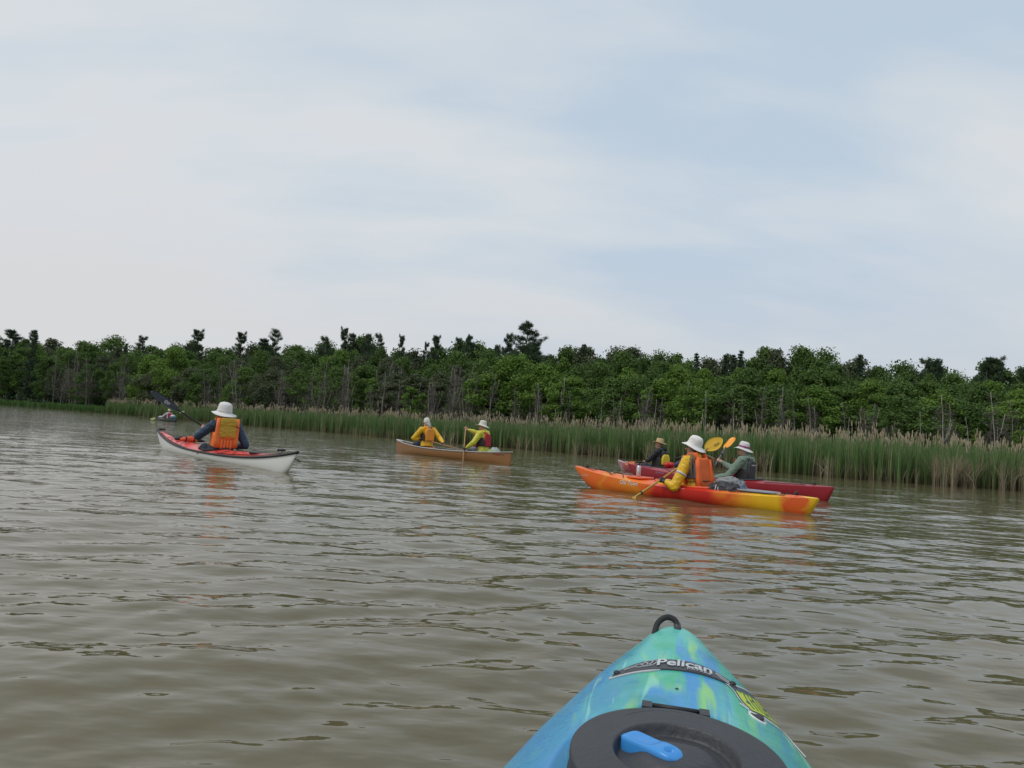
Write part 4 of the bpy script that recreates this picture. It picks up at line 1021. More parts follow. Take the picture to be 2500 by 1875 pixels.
        q.add([w(-.045,-.2020,.545), w(.05,-.2360,.545), w(.018,-.2360,.65)], [(0,1,2)]); obj('slit', q.mesh('slit', False), M_ORANGEV, pk)
        obj('side_strap', MB().tube([w(.135,-.195,.93), w(.17,-.185,.90), w(.215,-.13,.87)], [.012,.013,.012], n=6, flat=.4).mesh('side_strap'), M_BLACK, pf)
    b = person((*SKL[0],0), SKL[1], 'person from behind in orange vest, navy sleeves and white brimmed hat', P, C, Hd,
        [((-.37,.00,.40), A0.lerp(B0,.66), sh), ((.36,-.36,.28), A0.lerp(B0,.20), sh)], headfx(4,-6), axis=(.97,-.10,.02), jacket=M_NAVYJ, vest=vest,
        hat='brimmed', hat_mat=mat('white_hat_linen', (.68,.66,.63), .85, .05, 12, .2, 60), hat_tilt=(14,3), trousers=M_PANTS, sc=1.04, sleeve=1.15, hat_scale=1.27,
        band=(mat('pale_hat_band', (.58,.56,.54), .85, .05), (.014,.030,.106,.104)))
    # spray skirt over the cockpit
    R = []
    for f in (1.03,.96,.8,.6,.45,.42):
        q = []
        for i in range(36):
            a = 2*math.pi*i/36; x = .225*f*math.cos(a); y = .05+.455*f*math.sin(a)-(1-f)*.40; k = max(0,(1-f))
            q.append((x, y, H.deck(min(.24,abs(x)), y)+.022+k*.26+.006*math.sin(a*5)))
        R.append(q)
    obj('spray_skirt', MB().rings(R, cap=False).mesh('spray_skirt'), mat('black_neoprene', (.022,.022,.028), .6, .25, 10, .3, 30), b)
    mb = mat('carbon_blade', (.030,.036,.050), .42, .2, 10)
    root, bl, b0 = paddle(*SKL, 'black carbon kayak paddle raised over the white sea kayak', A0, B0, .58, .125, 'slim', M_BLACK, mb, (.25,-.95,-.2), rings=False, curve=.015)
    lg = MB(); f = lambda u, v: (u, v, .004-.015*math.sin(math.pi*v/.5*.5)+.0075)
    ring = [(.025*math.cos(a), .27+.025*math.sin(a)) for a in [2*math.pi*i/20 for i in range(21)]]
    for g_ in (f, lambda u, v: (u, v, -.015*math.sin(math.pi*v/.5*.5)-.0085)):
        stroke(lg, ring, .007, g_); stroke(lg, [(-.012,.262),(.0,.285),(.012,.262)], .006, g_)
        for i in range(4): stroke(lg, [(-.022+i*.014,.222),(-.018+i*.014,.235)], .008, g_)
        for i in range(3): stroke(lg, [(-.015+i*.014,.200),(-.008+i*.014,.212)], .007, g_)
    obj('blade_logo', lg.mesh('blade_logo', False), M_WHITEPRINT, bl)
sea_kayak()

# ---- brown canoe with two paddlers
CAN = ((-1.75, 21.241), rad(41.2))
def canoe():
    H = Hull(-2.83, 2.86, -2.80, 2.82, .43, .345, .395, .235, 0, pw=2.3, qd=.95, sheer_p=2.3, draft=.10, wide_at=0, tipw=.016)
    root = thing('canoe', 'tan brown canoe with pale gunwales and black stern plate', 'canoe', (*CAN[0],0), CAN[1])
    mb = MB(); R = []; In = []
    for y in H.stations(80):
        b, zs = H.b(y), H.sheer(y); e = max(0, (abs(y)-2.60)/.26); zk = -.10+.16*max(0,e)**2.5; q = []; p = []
        for j in range(19):
            a = math.pi*j/18; c, d = math.cos(a), math.sin(a); x = b*math.copysign(abs(c)**.5, c); q.append((x, y, zs-(zs-zk)*d**.8))
            bi = max(.004, b-.012); p.append((bi*math.copysign(abs(c)**.5, c), y, zs-(zs-max(zk+.012,.05))*d**.8))
        R.append(q); In.append(p[::-1])
    mb.rings(R, cap=False, closed=False); mb.f.append(tuple(range(19))); mb.f.append(tuple((len(R)-1)*19+j for j in range(18,-1,-1)))
    obj('hull', mb.mesh('hull'), mat('tan_hull', (.265,.125,.042), .38, .12, 2, .05, 6), root)
    obj('lining', MB().rings(In, cap=False, closed=False).mesh('lining'), mat('canoe_lining', (.20,.16,.12), .7, .2, 6), root)
    mg = mat('pale_gunwale', (.42,.41,.38), .5, .15, 8)
    for s in (-1,1): obj('gunwale', H.rail(.017, s).mesh('gunwale'), mg, root)
    for y0, y1, mm in ((-2.83,-2.48,M_BLACK),(2.86,2.55,mg)):
        V = []; 
        for t in (0,.25,.5,.75,1): y = lerp(y0,y1,t); b = H.b(y)+.012; V += [(-b,y,H.sheer(y)+.016),(b,y,H.sheer(y)+.016),(-b,y,H.sheer(y)-.02),(b,y,H.sheer(y)-.02)]
        F = [(4*i,4*i+1,4*i+5,4*i+4) for i in range(4)]+[(4*i,4*i+4,4*i+6,4*i+2) for i in range(4)]+[(4*i+1,4*i+3,4*i+7,4*i+5) for i in range(4)]+[(16,17,19,18),(0,2,3,1)]
        obj('deck_plate', MB().add(V, F).mesh('deck_plate', False), mm, root)
    mw = mat('ash_wood', (.36,.25,.14), .5, .2, 12)
    for y in (1.9, .12, -.95): b = H.b(y); obj('thwart', MB().box((0,y,H.sheer(y)-.005),(b,.025,.01)).mesh('thwart', False), mw, root)
    for y in (1.12, -1.62): b = H.b(y)-.012; obj('seat', MB().box((0,y,.235),(b,.13,.012)).mesh('seat', False), mw, root)
    fn = H.side(-1, .235); mk = MB()
    for i in range(8): stroke(mk, [(-2.30-i*.045, .0),(-2.285-i*.045,.03),(-2.32-i*.045,.0)], .012, fn)
    obj('stern_lettering', mk.mesh('stern_lettering', False), M_BLACK, root)
    lg = [((-.10,.0,.0),(-.16,.40,.02),(-.12,.52,-.17)),((.10,.0,.0),(.16,.40,.02),(.12,.52,-.17))]
    # bow paddler
    A0, B0 = Vector((-.22,1.42,.52)), Vector((.50,.16,.27)); sh = B0-A0
    def v1(body, w, ax, fw, up):
        pf = make_vest(M_AMBER, (.24,.97), .165, m_side=M_BLACK)(body, w, ax, fw, up)
        T = Matrix((ax,fw,up)).transposed(); l = obj('vest_label', MB().box(w(-.01,-.168,.87), (.030,.002,.014), T).mesh('vest_label', False), M_BLACK, pf); obj('label_print', MB().box(w(-.01,-.171,.87), (.022,.0015,.007), T).mesh('label_print', False), M_WHITEPRINT, l)
    person((*CAN[0],0), CAN[1], 'person in amber vest and yellow jacket kneeling in the canoe bow', (0,1.15,.30), (0,1.17,.83), (-.03,1.20,.975),
        [((-.36,1.36,.50), A0.lerp(B0,.12), sh), ((.34,.95,.54), A0.lerp(B0,.60), sh)], headfx(12,-8), jacket=M_YELLOWJ, sc=1.1, sleeve=1.22, vest=v1, hat='cap', hat_mat=M_CREAMHAT, trousers=M_PANTS, legs=lg, gloves=M_BLACK,
        hair=lambda body, Hh, fx, w, ax, fw, up: obj('hair', remesh(MB().ball(Hh+fx@Vector((0,-.03,-.005)), (.082,.085,.085), fx, 14, 9).tube([Hh+fx@Vector((0,-.09,-.02)), Hh+fx@Vector((0,-.125,-.09)), Hh+fx@Vector((0,-.13,-.16))], [.06,.05,.025], n=10).mesh('hair'), .010, 1, .01, 26), M_GREYHAIR, body), voxel=.01)
    paddle(*CAN, 'wooden canoe paddle trailing from the bow paddler over the canoe side', A0, B0, .46, .18, 'beaver', mat('paddle_wood', (.40,.20,.08), .4, .2, 14), mat('paddle_wood', (1,1,1)), (0,.3,1), rings=False, curve=.004, single=True, r=.014)
    # stern paddler
    A0, B0 = Vector((-.235,-1.055,.905)), Vector((-.49,-1.37,-.03)); sh = B0-A0
    person((*CAN[0],0), CAN[1], 'person in crimson vest and lemon jacket paddling in the canoe stern', (0,-1.63,.31), (-.01,-1.60,.83), (-.02,-1.54,.975),
        [((-.34,-1.60,.52), A0.lerp(B0,.62), sh), ((.08,-1.22,.78), A0.lerp(B0,.03), sh)], headfx(38,-3), axis=(.92,.38,0), jacket=M_LEMONJ, sc=1.08, sleeve=1.2, vest=make_vest(M_REDV, (.20,.93), .160, m_side=M_BLACK), hat='bucket',
        hat_mat=M_CREAMHAT, hat_tilt=(12,3), trousers=mat('grey_trousers', (.16,.17,.19), .85, .15), legs=lg, voxel=.01, hood=True,
        gloves=None)
    gl = MB(); G = A0.lerp(B0,.62); a = sh.normalized(); e = (G-Vector((-.34,-1.60,.52))); e = (e-a*e.dot(a)).normalized(); bb = a.cross(e)
    gl.tube([G-e*.12, G-e*.062, G-e*.030], [.036,.042,.040], n=10, flat=.8, up=bb)
    for s_ in (-1,1):
        for off in (-.030,-.010,.010,.029): gl.tube([G-e*.038+a*off, G-e*.012+a*off+bb*.028*s_, G+e*.012+a*off+bb*.026*s_], [.013,.0125,.011], n=6)
    par = [o for o in bpy.data.objects if o.get('label','').startswith('person in crimson')][0]
    obj('glove', remesh(gl.mesh('glove'), .009, 1), M_BLACK, par)
    rt, bl, _ = paddle(*CAN, 'straight wooden canoe paddle held upright by the stern paddler', A0, B0, .50, .20, 'beaver', mat('pale_paddle_wood', (.46,.25,.12), .4, .15, 14), mat('pale_paddle_wood', (1,1,1)), (1,0,.2), rings=False, curve=.004, single=True, r=.016)
    obj('grip', MB().tube([(-.034,.015,.012),(.034,-.015,.012)], [.015,.015], n=8).mesh('grip'), mat('pale_paddle_wood', (1,1,1)), rt)
    # spare paddle and bags lying in the hull
    rt, bl, b0 = paddle(*CAN, 'spare paddle with orange blade lying across the canoe thwarts', (.12,-.85,.245), (-.05,.55,.255), .44, .17, 'oval', M_BLACK, mat('orange_plastic', (.80,.20,.03), .4, .1), (0,0,1), rings=False, curve=.01)
    t = thing('day_pack', 'green and grey day pack behind the stern paddler', 'bag', place(CAN, .0,-2.12,.07), CAN[1])
    q = MB().loft([(0,0,0),(0,0,.10),(0,0,.26),(0,0,.36)], [.14,.17,.15,.06], [.16,.19,.16,.07], (1,0,0), 20, 2.8); obj('sack', remesh(q.mesh('sack'), .014, 1, .012, 10), mat('grey_green_nylon', (.30,.35,.30), .6, .2, 9), t)
    obj('pocket', remesh(MB().loft([(-.12,.06,.03),(-.12,.06,.20),(-.12,.06,.28)], [.06,.07,.04], [.09,.10,.06], (1,0,0), 16, 2.8).mesh('pocket'), .012, 1, .006, 12), mat('lime_nylon', (.22,.42,.08), .6, .2, 9), t)
    obj('handle', MB().tube([(-.04,0,.35),(-.02,0,.41),(.03,0,.41),(.05,0,.35)], .009, n=6).mesh('handle'), M_BLACK, t)
    t = thing('dry_bag', 'small crimson bag near the black stern plate of the canoe', 'bag', place(CAN, -.02,-2.42,.20), CAN[1])
    obj('sack', remesh(MB().tube([(-.08,0,.05),(0,0,.06),(.08,0,.05)], [.06,.075,.06], n=12).mesh('sack'), .012, 1, .006, 14), M_REDV, t); obj('buckle', MB().box((0,-.01,.135),(.02,.012,.008)).mesh('buckle', False), M_BLACK, t)
canoe()

# ---- orange, red and yellow touring kayak
ORG = ((2.838, 10.979), rad(46.8))
def orange_kayak():
    H = Hull(-1.92, 2.22, -1.80, 1.72, .335, .225, .335, .165, .055, pw=2.1, qd=.80, sheer_p=2.0, draft=.09, wide_at=-.05, tipw=.03)
    root = thing('touring_kayak', 'orange, red and yellow kayak nearest the middle, with white script on its bow', 'kayak', (*ORG[0],0), ORG[1])
    om, rd_, yl, oy = (.80,.150,.018), (.55,.022,.014), (.80,.46,.012), (.78,.27,.020)
    ms = swirl_mat('flame_swirl_plastic', [(.0,om),(.12,om),(.17,oy),(.22,om),(.30,oy),(.36,om),(.42,rd_),(.60,rd_),(.66,(.68,.075,.015)),(.72,oy),(.80,yl),(.86,yl),(.90,(.72,.10,.016)),(.95,(.72,.12,.016)),(.985,yl),(1.0,yl)], (-.245,.395), 2.2, (1.6,.9,1.6), .36, .24)
    obj('hull', H.hull_mesh(.03), ms, root); ck = (-.02,.225,.60)
    obj('deck', H.deck_mesh(ck), ms, root); obj('coaming', H.coaming(ck[0],.232,.61,r=.013,lift=.018), mat('orange_rim', (.72,.10,.018), .4, .1), root)
    obj('cockpit_well', H.well(ck[0],.225,.60), M_INSIDE, root)
    obj('rear_deck_pad', MB().loft([(0,-1.08,H.deck(0,-1.08)-.01),(0,-1.08,H.deck(0,-1.08)+.010),(0,-1.08,H.deck(0,-1.08)+.014)], [.17,.17,.16], [.30,.30,.29], (1,0,0), 24, 4).mesh('rear_deck_pad'), mat('grey_hatch', (.24,.25,.28), .6, .1), root)
    obj('foredeck_tray', MB().loft([(0,.90,H.deck(0,.9)-.012),(0,.90,H.deck(0,.9)+.016),(0,.90,H.deck(0,.9)+.020)], [.20,.20,.19], [.20,.20,.19], (1,0,0), 24, 3).mesh('foredeck_tray'), mat('orange_rim', (1,1,1)), root)
    for a in ([(-.03,2.05),(-.12,1.75),(.06,1.70),(-.17,1.35),(.10,1.32),(-.22,1.08)], [(.03,2.05),(.13,1.7),(.2,1.3),(.24,1.0)], [(-.17,1.75-.4),(-.02,1.5)], [(-.24,-.75),(-.14,-1.5),(.14,-1.5),(.24,-.75)], [(-.1,-1.45),(.1,-1.6)]):
        obj('bungee', cord(a, H, .006, .014).mesh('bungee'), M_CORD, root)
    obj('bow_handle', MB().tube([(-.035,1.98,H.deck(0,1.98)+.02),(0,1.99,H.deck(0,1.98)+.045),(.035,1.98,H.deck(0,1.98)+.02)], .011, n=7).mesh('bow_handle'), M_BLACK, root)
    obj('stern_handle', MB().tube([(-.05,-1.62,H.deck(0,-1.6)+.02),(0,-1.62,H.deck(0,-1.6)+.05),(.05,-1.62,H.deck(0,-1.6)+.02)], .013, n=7).mesh('stern_handle'), M_BLACK, root)
    mw = mat('white_script', (.75,.74,.72), .4, .05)
    fn = H.side(-1, .165); me = text_mesh('Old Town', lambda u, v: fn(.93-u, v), .092, .0006, .35, 'lettering', .95); obj('lettering', me, mw, root)
    fn2 = H.side(-1, .20); me = text_mesh('LOON', lambda u, v: fn2(1.93-u, v), .055, .001, 0, 'lettering', 1.2); obj('lettering', me, mat('pale_letters', (.75,.42,.30), .4, .05), root)
    obj('hull_badge', MB().ball((-.300,-.05,.168), (.012,.035,.012), None, 10, 6).mesh('hull_badge'), M_WHITEPRINT, root)
    # bottle on the foredeck
    t = thing('water_bottle', 'silver metal water bottle standing on the orange foredeck', 'bottle', place(ORG, -.03,.92,H.deck(0,.92)+.02), ORG[1])
    obj('bottle_body', MB().tube([(0,0,.0),(0,0,.006),(0,0,.145),(0,0,.165),(0,0,.18)], [.033,.036,.036,.028,.017], n=20, round_ends=False).mesh('bottle_body'), mat('brushed_aluminium', (.62,.63,.65), .32, .05, 8, metal=.6), t)
    cp = obj('cap', MB().tube([(0,0,.18),(0,0,.205)], [.019,.018], n=14, round_ends=False).mesh('cap'), M_BLACK, t)
    obj('cap_loop', MB().tube([(-.014,0,.200),(-.014,0,.222),(0,0,.232),(.014,0,.222),(.014,0,.200)], .004, n=6).mesh('cap_loop'), M_BLACK, cp)
    # paddler
    G = Vector((-.38,.29,.28)); d = Vector((.876,-.179,.447)); A0, B0 = G-d*.60, G+d*1.12
    def vest(body, w, ax, fw, up):
        pf = make_vest(M_ORANGEV, (.08,.98), .185, m_side=mat('grey_mesh', (.10,.10,.105), .8, .1), side_z=(.42,.62,.82,.92), open_side=True, wide_strap=.07, strap=((.16,1.0),(.34,1.0)))(body, w, ax, fw, up)
        obj('edge_roll', MB().loft([w(.150,-.146,z) for z in (.12,.4,.7,.93)], [.040,.044,.040,.03], [.034,.038,.034,.026], ax, 14, 2.6).mesh('edge_roll'), M_ORANGEV, pf)
        obj('edge_roll', MB().loft([w(-.150,-.146,z) for z in (.12,.4,.7,.93)], [.040,.044,.040,.03], [.034,.038,.034,.026], ax, 14, 2.6).mesh('edge_roll'), M_ORANGEV, pf)
    def hair(body, Hh, fx, w, ax, fw, up):
        g = random.Random(4); mb = MB()
        for i in range(150):
            a = rad(g.uniform(150, 390)); s = Hh+fx@Vector((.076*math.cos(a), .085*math.sin(a)*1.0, .02+g.uniform(-.02,.03)))
            side = -1 if math.cos(a) < 0 else 1; back = math.sin(a) < -.3
            yy = g.uniform(-.10,.05) if side < 0 else g.uniform(-.20,-.10); xx = g.uniform(.15,.25) if side < 0 else g.uniform(.15,.22)
            e = w(side*xx, yy, g.uniform(.52,.84)); m1 = w(side*g.uniform(.07,.12), yy*.4, 1.10); m2 = w(side*(xx-.01), yy, .97)
            mb.tube([s, m1, m2, e], [.009,.010,.008,.003], n=4, flat=.5)
        mb.ball(Hh+fx@Vector((0,-.025,.0)), (.083,.088,.09), fx, 14, 9)
        obj('hair', mb.mesh('hair'), M_HAIR, body)
    b = person((*ORG[0],0), ORG[1], 'person with long hair, orange vest, yellow rain jacket and white bucket hat', (0,-.14,.10), (-.01,-.07,.645), (-.02,-.03,.785),
        [((-.37,.06,.19), G, d), ((.28,.00,.33), G+d*.66, d)], headfx(16,4), axis=(.985,-.16,.03), jacket=M_YELLOWJ, vest=vest, hat='brimmed', hat_mat=M_WHITEHAT, hat_tilt=(17,-7), hair=hair, gloves=M_BLACK,
        trousers=M_YELLOWJ, sleeve=1.18, sc=1.02, band=None)
    E, S = Vector((-.37,.06,.19)), Vector((-.20,-.06,.61)); q = S.lerp(E,.52); dn = (E-S).normalized()
    obj('sleeve_stripe', MB().tube([q-dn*.014, q+dn*.014], [.0865,.0855], n=18, round_ends=False).mesh('sleeve_stripe'), mat('reflective_grey', (.5,.5,.52), .35, .05), b)
    my = mat('yellow_paddle_blade', (.66,.38,.012), .35, .15, 6); msh = mat('tan_paddle_shaft', (.42,.27,.055), .45, .12, 10)
    rt, bl, b0 = paddle(*ORG, 'yellow double-bladed paddle with its big oval blade raised beside the white bucket hat', A0, B0, .46, .21, 'oval', msh, my, (-.35,-.75,.55), curve=.02, faceB=(0,.2,1))
    f = lambda u, v: (u, v, -.02*math.sin(math.pi*v/.46*.5)+.35*.02*0+.0085); obj('lettering', text_mesh('AQUA', lambda u, v: f(.035-v*1, .27+u), .05, .001, 0), mat('dark_print', (.10,.07,.02), .5, .1), bl)
    # bag behind the seat
    t = thing('gear_bag', 'black and grey gear bag with white cords behind the yellow-jacketed paddler', 'bag', place(ORG, .0,-.52,.12), ORG[1])
    q = MB().loft([(0,.22,.02),(0,.12,.08),(0,-.05,.115),(0,-.25,.10),(0,-.33,.04)], [.12,.19,.21,.19,.12], [.05,.09,.115,.10,.05], (1,0,0), 20, 2.4)
    obj('sack', remesh(q.mesh('sack'), .012, 1, .022, 8), mat('black_nylon', (.030,.031,.036), .5, .3, 9, .5, 30), t)
    q = MB().tube([(-.05,.16,.13),(-.06,.0,.205),(-.03,-.16,.225),(.02,-.30,.17),(.05,-.37,.05)], [.03,.055,.075,.07,.04], n=14)
    obj('grey_cover', remesh(q.mesh('grey_cover'), .011, 1, .02, 10), mat('grey_rain_cover', (.22,.235,.235), .6, .2, 9, .5, 30), t)
    q = MB().tube([(.10,-.08,.20),(.04,-.28,.20),(-.06,-.36,.10),(-.10,-.40,.01)], [.05,.065,.055,.03], n=12); obj('blue_grey_pocket', remesh(q.mesh('blue_grey_pocket'), .011, 1, .016, 12), mat('blue_grey_nylon', (.075,.105,.145), .6, .25, 9, .4, 30), t)
    for x in (-.022, .022):
        obj('zip_cord', MB().tube([(-.185,-.02+x,.155),(-.205,-.02+x*.8,.12),(-.212,-.02+x*1.3,.06)], .0055, n=5).mesh('zip_cord'), M_WHITEPRINT, t)
orange_kayak()

# ---- dark red kayak with the sage-jacketed paddler
RED = ((4.46, 14.583), rad(41.6))
def red_kayak():
    H = Hull(-2.22, 2.50, -2.15, 2.10, .315, .255, .335, .19, .05, pw=2.1, qd=.82, sheer_p=2.2, draft=.08, wide_at=-.1, tipw=.025)
    root = thing('touring_kayak', 'long dark red kayak behind the orange one, its stern towards the reeds', 'kayak', (*RED[0],0), RED[1])
    m = swirl_mat('wine_red_plastic', [(0,(.24,.012,.022)),(.5,(.30,.016,.026)),(1,(.38,.030,.040))], (0,.2), 3, (1,.5,1), .36, .5)
    obj('hull', H.hull_mesh(.03), m, root); ck = (-.30,.22,.52)
    obj('deck', H.deck_mesh(ck), m, root); obj('coaming', H.coaming(ck[0],.232,.53,r=.013), M_BLACK, root); obj('cockpit_well', H.well(ck[0],.22,.52), M_INSIDE, root)
    for a in ([(-.03,2.3),(-.14,1.8),(.1,1.6),(-.2,1.2),(.16,1.0)], [(.03,2.3),(.14,1.8),(.22,1.0)], [(-.23,-1.0),(-.12,-1.75)], [(.23,-1.0),(.12,-1.75)]):
        obj('bungee', cord(a, H, .006, .014).mesh('bungee'), M_CORD, root)
    obj('stern_handle', MB().tube([(-.05,-1.85,H.deck(0,-1.85)+.015),(0,-1.87,H.deck(0,-1.85)+.04),(.05,-1.85,H.deck(0,-1.85)+.015)], .014, n=7).mesh('stern_handle'), M_BLACK, root)
    fn = H.side(-1, .20); mk = MB()
    for i in range(5): stroke(mk, [(1.55-i*.05,-.01),(1.53-i*.05,.018),(1.515-i*.05,-.008)], .010, fn)
    obj('bow_lettering', mk.mesh('bow_lettering', False), mat('lilac_print', (.35,.30,.45), .5, .1), root)
    G = Vector((.25,.32,.57)); d = Vector((.607,-.091,.789)).normalized(); A0, B0 = G-d*.95, G+d*.30; LG = G-d*.52
    person((*RED[0],0), RED[1], 'person in sage fleece, charcoal-backed vest and white hat with purple band', (0,-.44,.12), (0,-.47,.665), (.0,-.395,.805),
        [((-.33,-.27,.28), LG, d), ((.32,.06,.42), G, d)], headfx(22,-4), axis=(.98,.12,0), jacket=M_SAGE, sleeve=1.15, hood=True,
        vest=make_vest(M_GREYV, (.10,.92), .165, m_side=M_BLACK, front=M_REDV, reflective=.76), hat='bucket', hat_mat=mat('pale_grey_hat_cotton', (.64,.63,.61), .85, .06, 12), hat_tilt=(16,-2),
        band=(mat('purple_band', (.30,.045,.16), .7, .1), (.012,.045,.1025,.098)), trousers=M_PANTS,
        hair=lambda body, Hh, fx, w, ax, fw, up: obj('hair', remesh(MB().ball(Hh+fx@Vector((0,-.034,-.005)), (.082,.080,.082), fx, 14, 9).mesh('hair'), .010, 1, .008, 26), M_GREYHAIR, body))
    rt, bl, b0 = paddle(*RED, 'grey-shafted paddle with curved orange blade raised by the sage-jacketed paddler', A0, B0, .38, .17, 'slim', mat('grey_paddle_shaft', (.10,.11,.12), .4, .15), mat('orange_paddle_blade', (.85,.33,.025), .35, .08), (-.9,.1,.1), curve=.06, r=.018)
red_kayak()

# ---- further red and grey kayak with the straw-hatted paddler
STR = ((4.02, 19.3), rad(29))
def straw_kayak():
    H = Hull(-1.9, 1.62, -1.75, 1.42, .315, .24, .29, .17, .05, pw=2.1, qd=.82, sheer_p=2.2, draft=.08, wide_at=-.1, tipw=.025)
    root = thing('touring_kayak', 'pinkish red and pale grey kayak closest to the reeds, carrying the straw-hatted paddler', 'kayak', (*STR[0],0), STR[1])
    m = swirl_mat('rose_grey_plastic', [(0,(.33,.05,.06)),(.45,(.36,.07,.08)),(.55,(.42,.36,.35)),(1,(.50,.47,.45))], (.17,.02), 2.6, (1,.6,1), .4, .5)
    obj('hull', H.hull_mesh(.03), m, root); ck = (-.05,.22,.50)
    obj('deck', H.deck_mesh(ck), m, root); obj('coaming', H.coaming(ck[0],.232,.51,r=.013), M_BLACK, root); obj('cockpit_well', H.well(ck[0],.22,.50), M_INSIDE, root)
    for s in (-1,1): obj('bungee', cord([(s*.04,1.45),(s*.14,1.0),(s*.22,.7)], H, .006, .014).mesh('bungee'), M_CORD, root)
    A0, B0 = Vector((1.25,.35,.50)), Vector((-.60,.08,.29)); sh = B0-A0
    def vest(body, w, ax, fw, up):
        pf = make_vest(M_BLACK, (.16,.95), .16, m_side=M_BLACK)(body, w, ax, fw, up)
        obj('yellow_back_panel', remesh(MB().loft([w(0,-.155,z) for z in (.28,.34,.55,.72,.80)], [.15,.17,.175,.15,.10], [.03,.045,.045,.04,.025], ax, 20, 3).mesh('yellow_back_panel'), .012, 1), mat('bright_yellow_cloth', (.72,.52,.02), .6, .1), pf)
    person((*STR[0],0), STR[1], 'person in straw hat, black top and vest with bright yellow back panel', (0,-.20,.11), (0,-.20,.67), (-.01,-.12,.805),
        [((-.34,-.10,.38), A0.lerp(B0,.84), sh), ((.33,-.02,.42), A0.lerp(B0,.52), sh)], headfx(40,-4), axis=(.95,.25,0), jacket=M_DARKJ, vest=vest, hat='straw', hat_mat=M_STRAW, hat_tilt=(12,0), trousers=M_PANTS, voxel=.01,
        hair=lambda body, Hh, fx, w, ax, fw, up: obj('hair', remesh(MB().ball(Hh+fx@Vector((0,-.03,-.01)), (.082,.080,.090), fx, 14, 9).mesh('hair'), .010, 1, .008, 26), M_HAIR, body))
    mo = mat('rust_orange_blade', (.62,.17,.04), .4, .1)
    paddle(*STR, 'low black paddle with rust orange blade beside the straw-hatted paddler', A0, B0, .42, .16, 'oval', M_BLACK, mo, (0,-.6,.8), curve=.02)
    t = thing('throw_bag', 'round bright red pair of bags behind the yellow-backed vest', 'bag', place(STR, -.05,-.62,H.deck(0,-.62)+.0), STR[1])
    for x in (-.09,.05): obj('pouch', MB().ball((x,0,.075), (.085,.08,.075), None, 14, 8).mesh('pouch'), mat('bright_red_nylon', (.55,.015,.022), .5, .2, 10), t)
    t = thing('dry_bag', 'dark purple bag with pink tag on the rear deck of the furthest red kayak', 'bag', place(STR, .0,-1.0,H.deck(0,-1.0)+.0), STR[1])
    obj('sack', remesh(MB().tube([(-.15,0,.09),(0,0,.11),(.15,0,.09)], [.08,.11,.08], n=14).mesh('sack'), .013, 1, .012, 12), mat('dark_purple_nylon', (.045,.028,.065), .6, .2), t)
    obj('tag', MB().box((-.02,-.115,.12), (.016,.004,.04)).mesh('tag', False), mat('pink_tag', (.60,.16,.24), .6, .1), t)
straw_kayak()

# ---- far kayak
FAR = ((-27.95, 58.3), rad(50))
def far_kayak():
    H = Hull(-1.65, 1.75, -1.55, 1.45, .33, .26, .30, .20, .05, pw=2.1, qd=.82, draft=.08, tipw=.03)
    root = thing('touring_kayak', 'small dark green-black kayak far off at the left', 'kayak', (*FAR[0],0), FAR[1])
    m = mat('dark_green_plastic', (.040,.055,.050), .4, .3, 2); obj('hull', H.hull_mesh(.02), m, root); obj('deck', H.deck_mesh((-.1,.23,.5)), m, root)
    obj('coaming', H.coaming(-.1,.24,.51,r=.016), M_BLACK, root); obj('cockpit_well', H.well(-.1,.23,.5), M_INSIDE, root)
    A0, B0 = Vector((-.75,.40,.22)), Vector((.85,-.15,.78)); sh = B0-A0
    person((*FAR[0],0), FAR[1], 'distant person in white shirt, raspberry red vest and pale sun hat', (0,-.30,.14), (0,-.26,.69), (0,-.18,.84),
        [((-.34,.10,.38), A0.lerp(B0,.22), sh), ((.34,.02,.50), A0.lerp(B0,.64), sh)], headfx(10), jacket=mat('white_shirt', (.62,.61,.64), .8, .05), vest=make_vest(mat('raspberry_cloth', (.50,.02,.07), .7, .1), (.14,.95), .17),
        hat='straw', hat_mat=mat('pale_straw', (.62,.60,.42), .8, .1), trousers=M_PANTS, voxel=.013)
    paddle(*FAR, 'pale yellow-green paddle of the far off kayaker at left', A0, B0, .42, .18, 'oval', M_BLACK, mat('pale_lime_blade', (.50,.52,.22), .5, .1), (0,-.9,.3))
    t = thing('cooler_bag', 'white topped teal bag on the stern of the far off kayak', 'bag', place(FAR, -.02,-1.0,H.deck(0,-1.0)-.02), FAR[1])
    obj('sack', MB().loft([(0,0,0),(0,0,.1),(0,0,.2)], [.20,.22,.18], [.26,.28,.22], (1,0,0), 18, 3).mesh('sack'), mat('teal_nylon', (.05,.14,.16), .6, .2), t)
    obj('lid', MB().loft([(0,.02,.2),(0,.02,.27),(0,.02,.32)], [.17,.15,.06], [.22,.20,.10], (1,0,0), 18, 2.6).mesh('lid'), mat('off_white_nylon', (.62,.62,.58), .6, .1), t)
    t = thing('folded_towel', 'crumpled pale cloth on the bow of the far off kayak', 'cloth', place(FAR, 0,1.15,H.deck(0,1.15)+.01), FAR[1])
    obj('fold', remesh(MB().loft([(0,0,0),(0,0,.06),(0,0,.11)], [.15,.14,.08], [.30,.25,.12], (1,0,0), 16, 2.5).mesh('fold'), .02, 1, .03, 9), mat('pale_cloth', (.55,.55,.50), .8, .15), t)
    obj('fold', remesh(MB().ball((.02,-.28,.05), (.10,.12,.06)).mesh('fold'), .015, 1, .01, 9), mat('pale_cloth', (1,1,1)), t)
far_kayak()

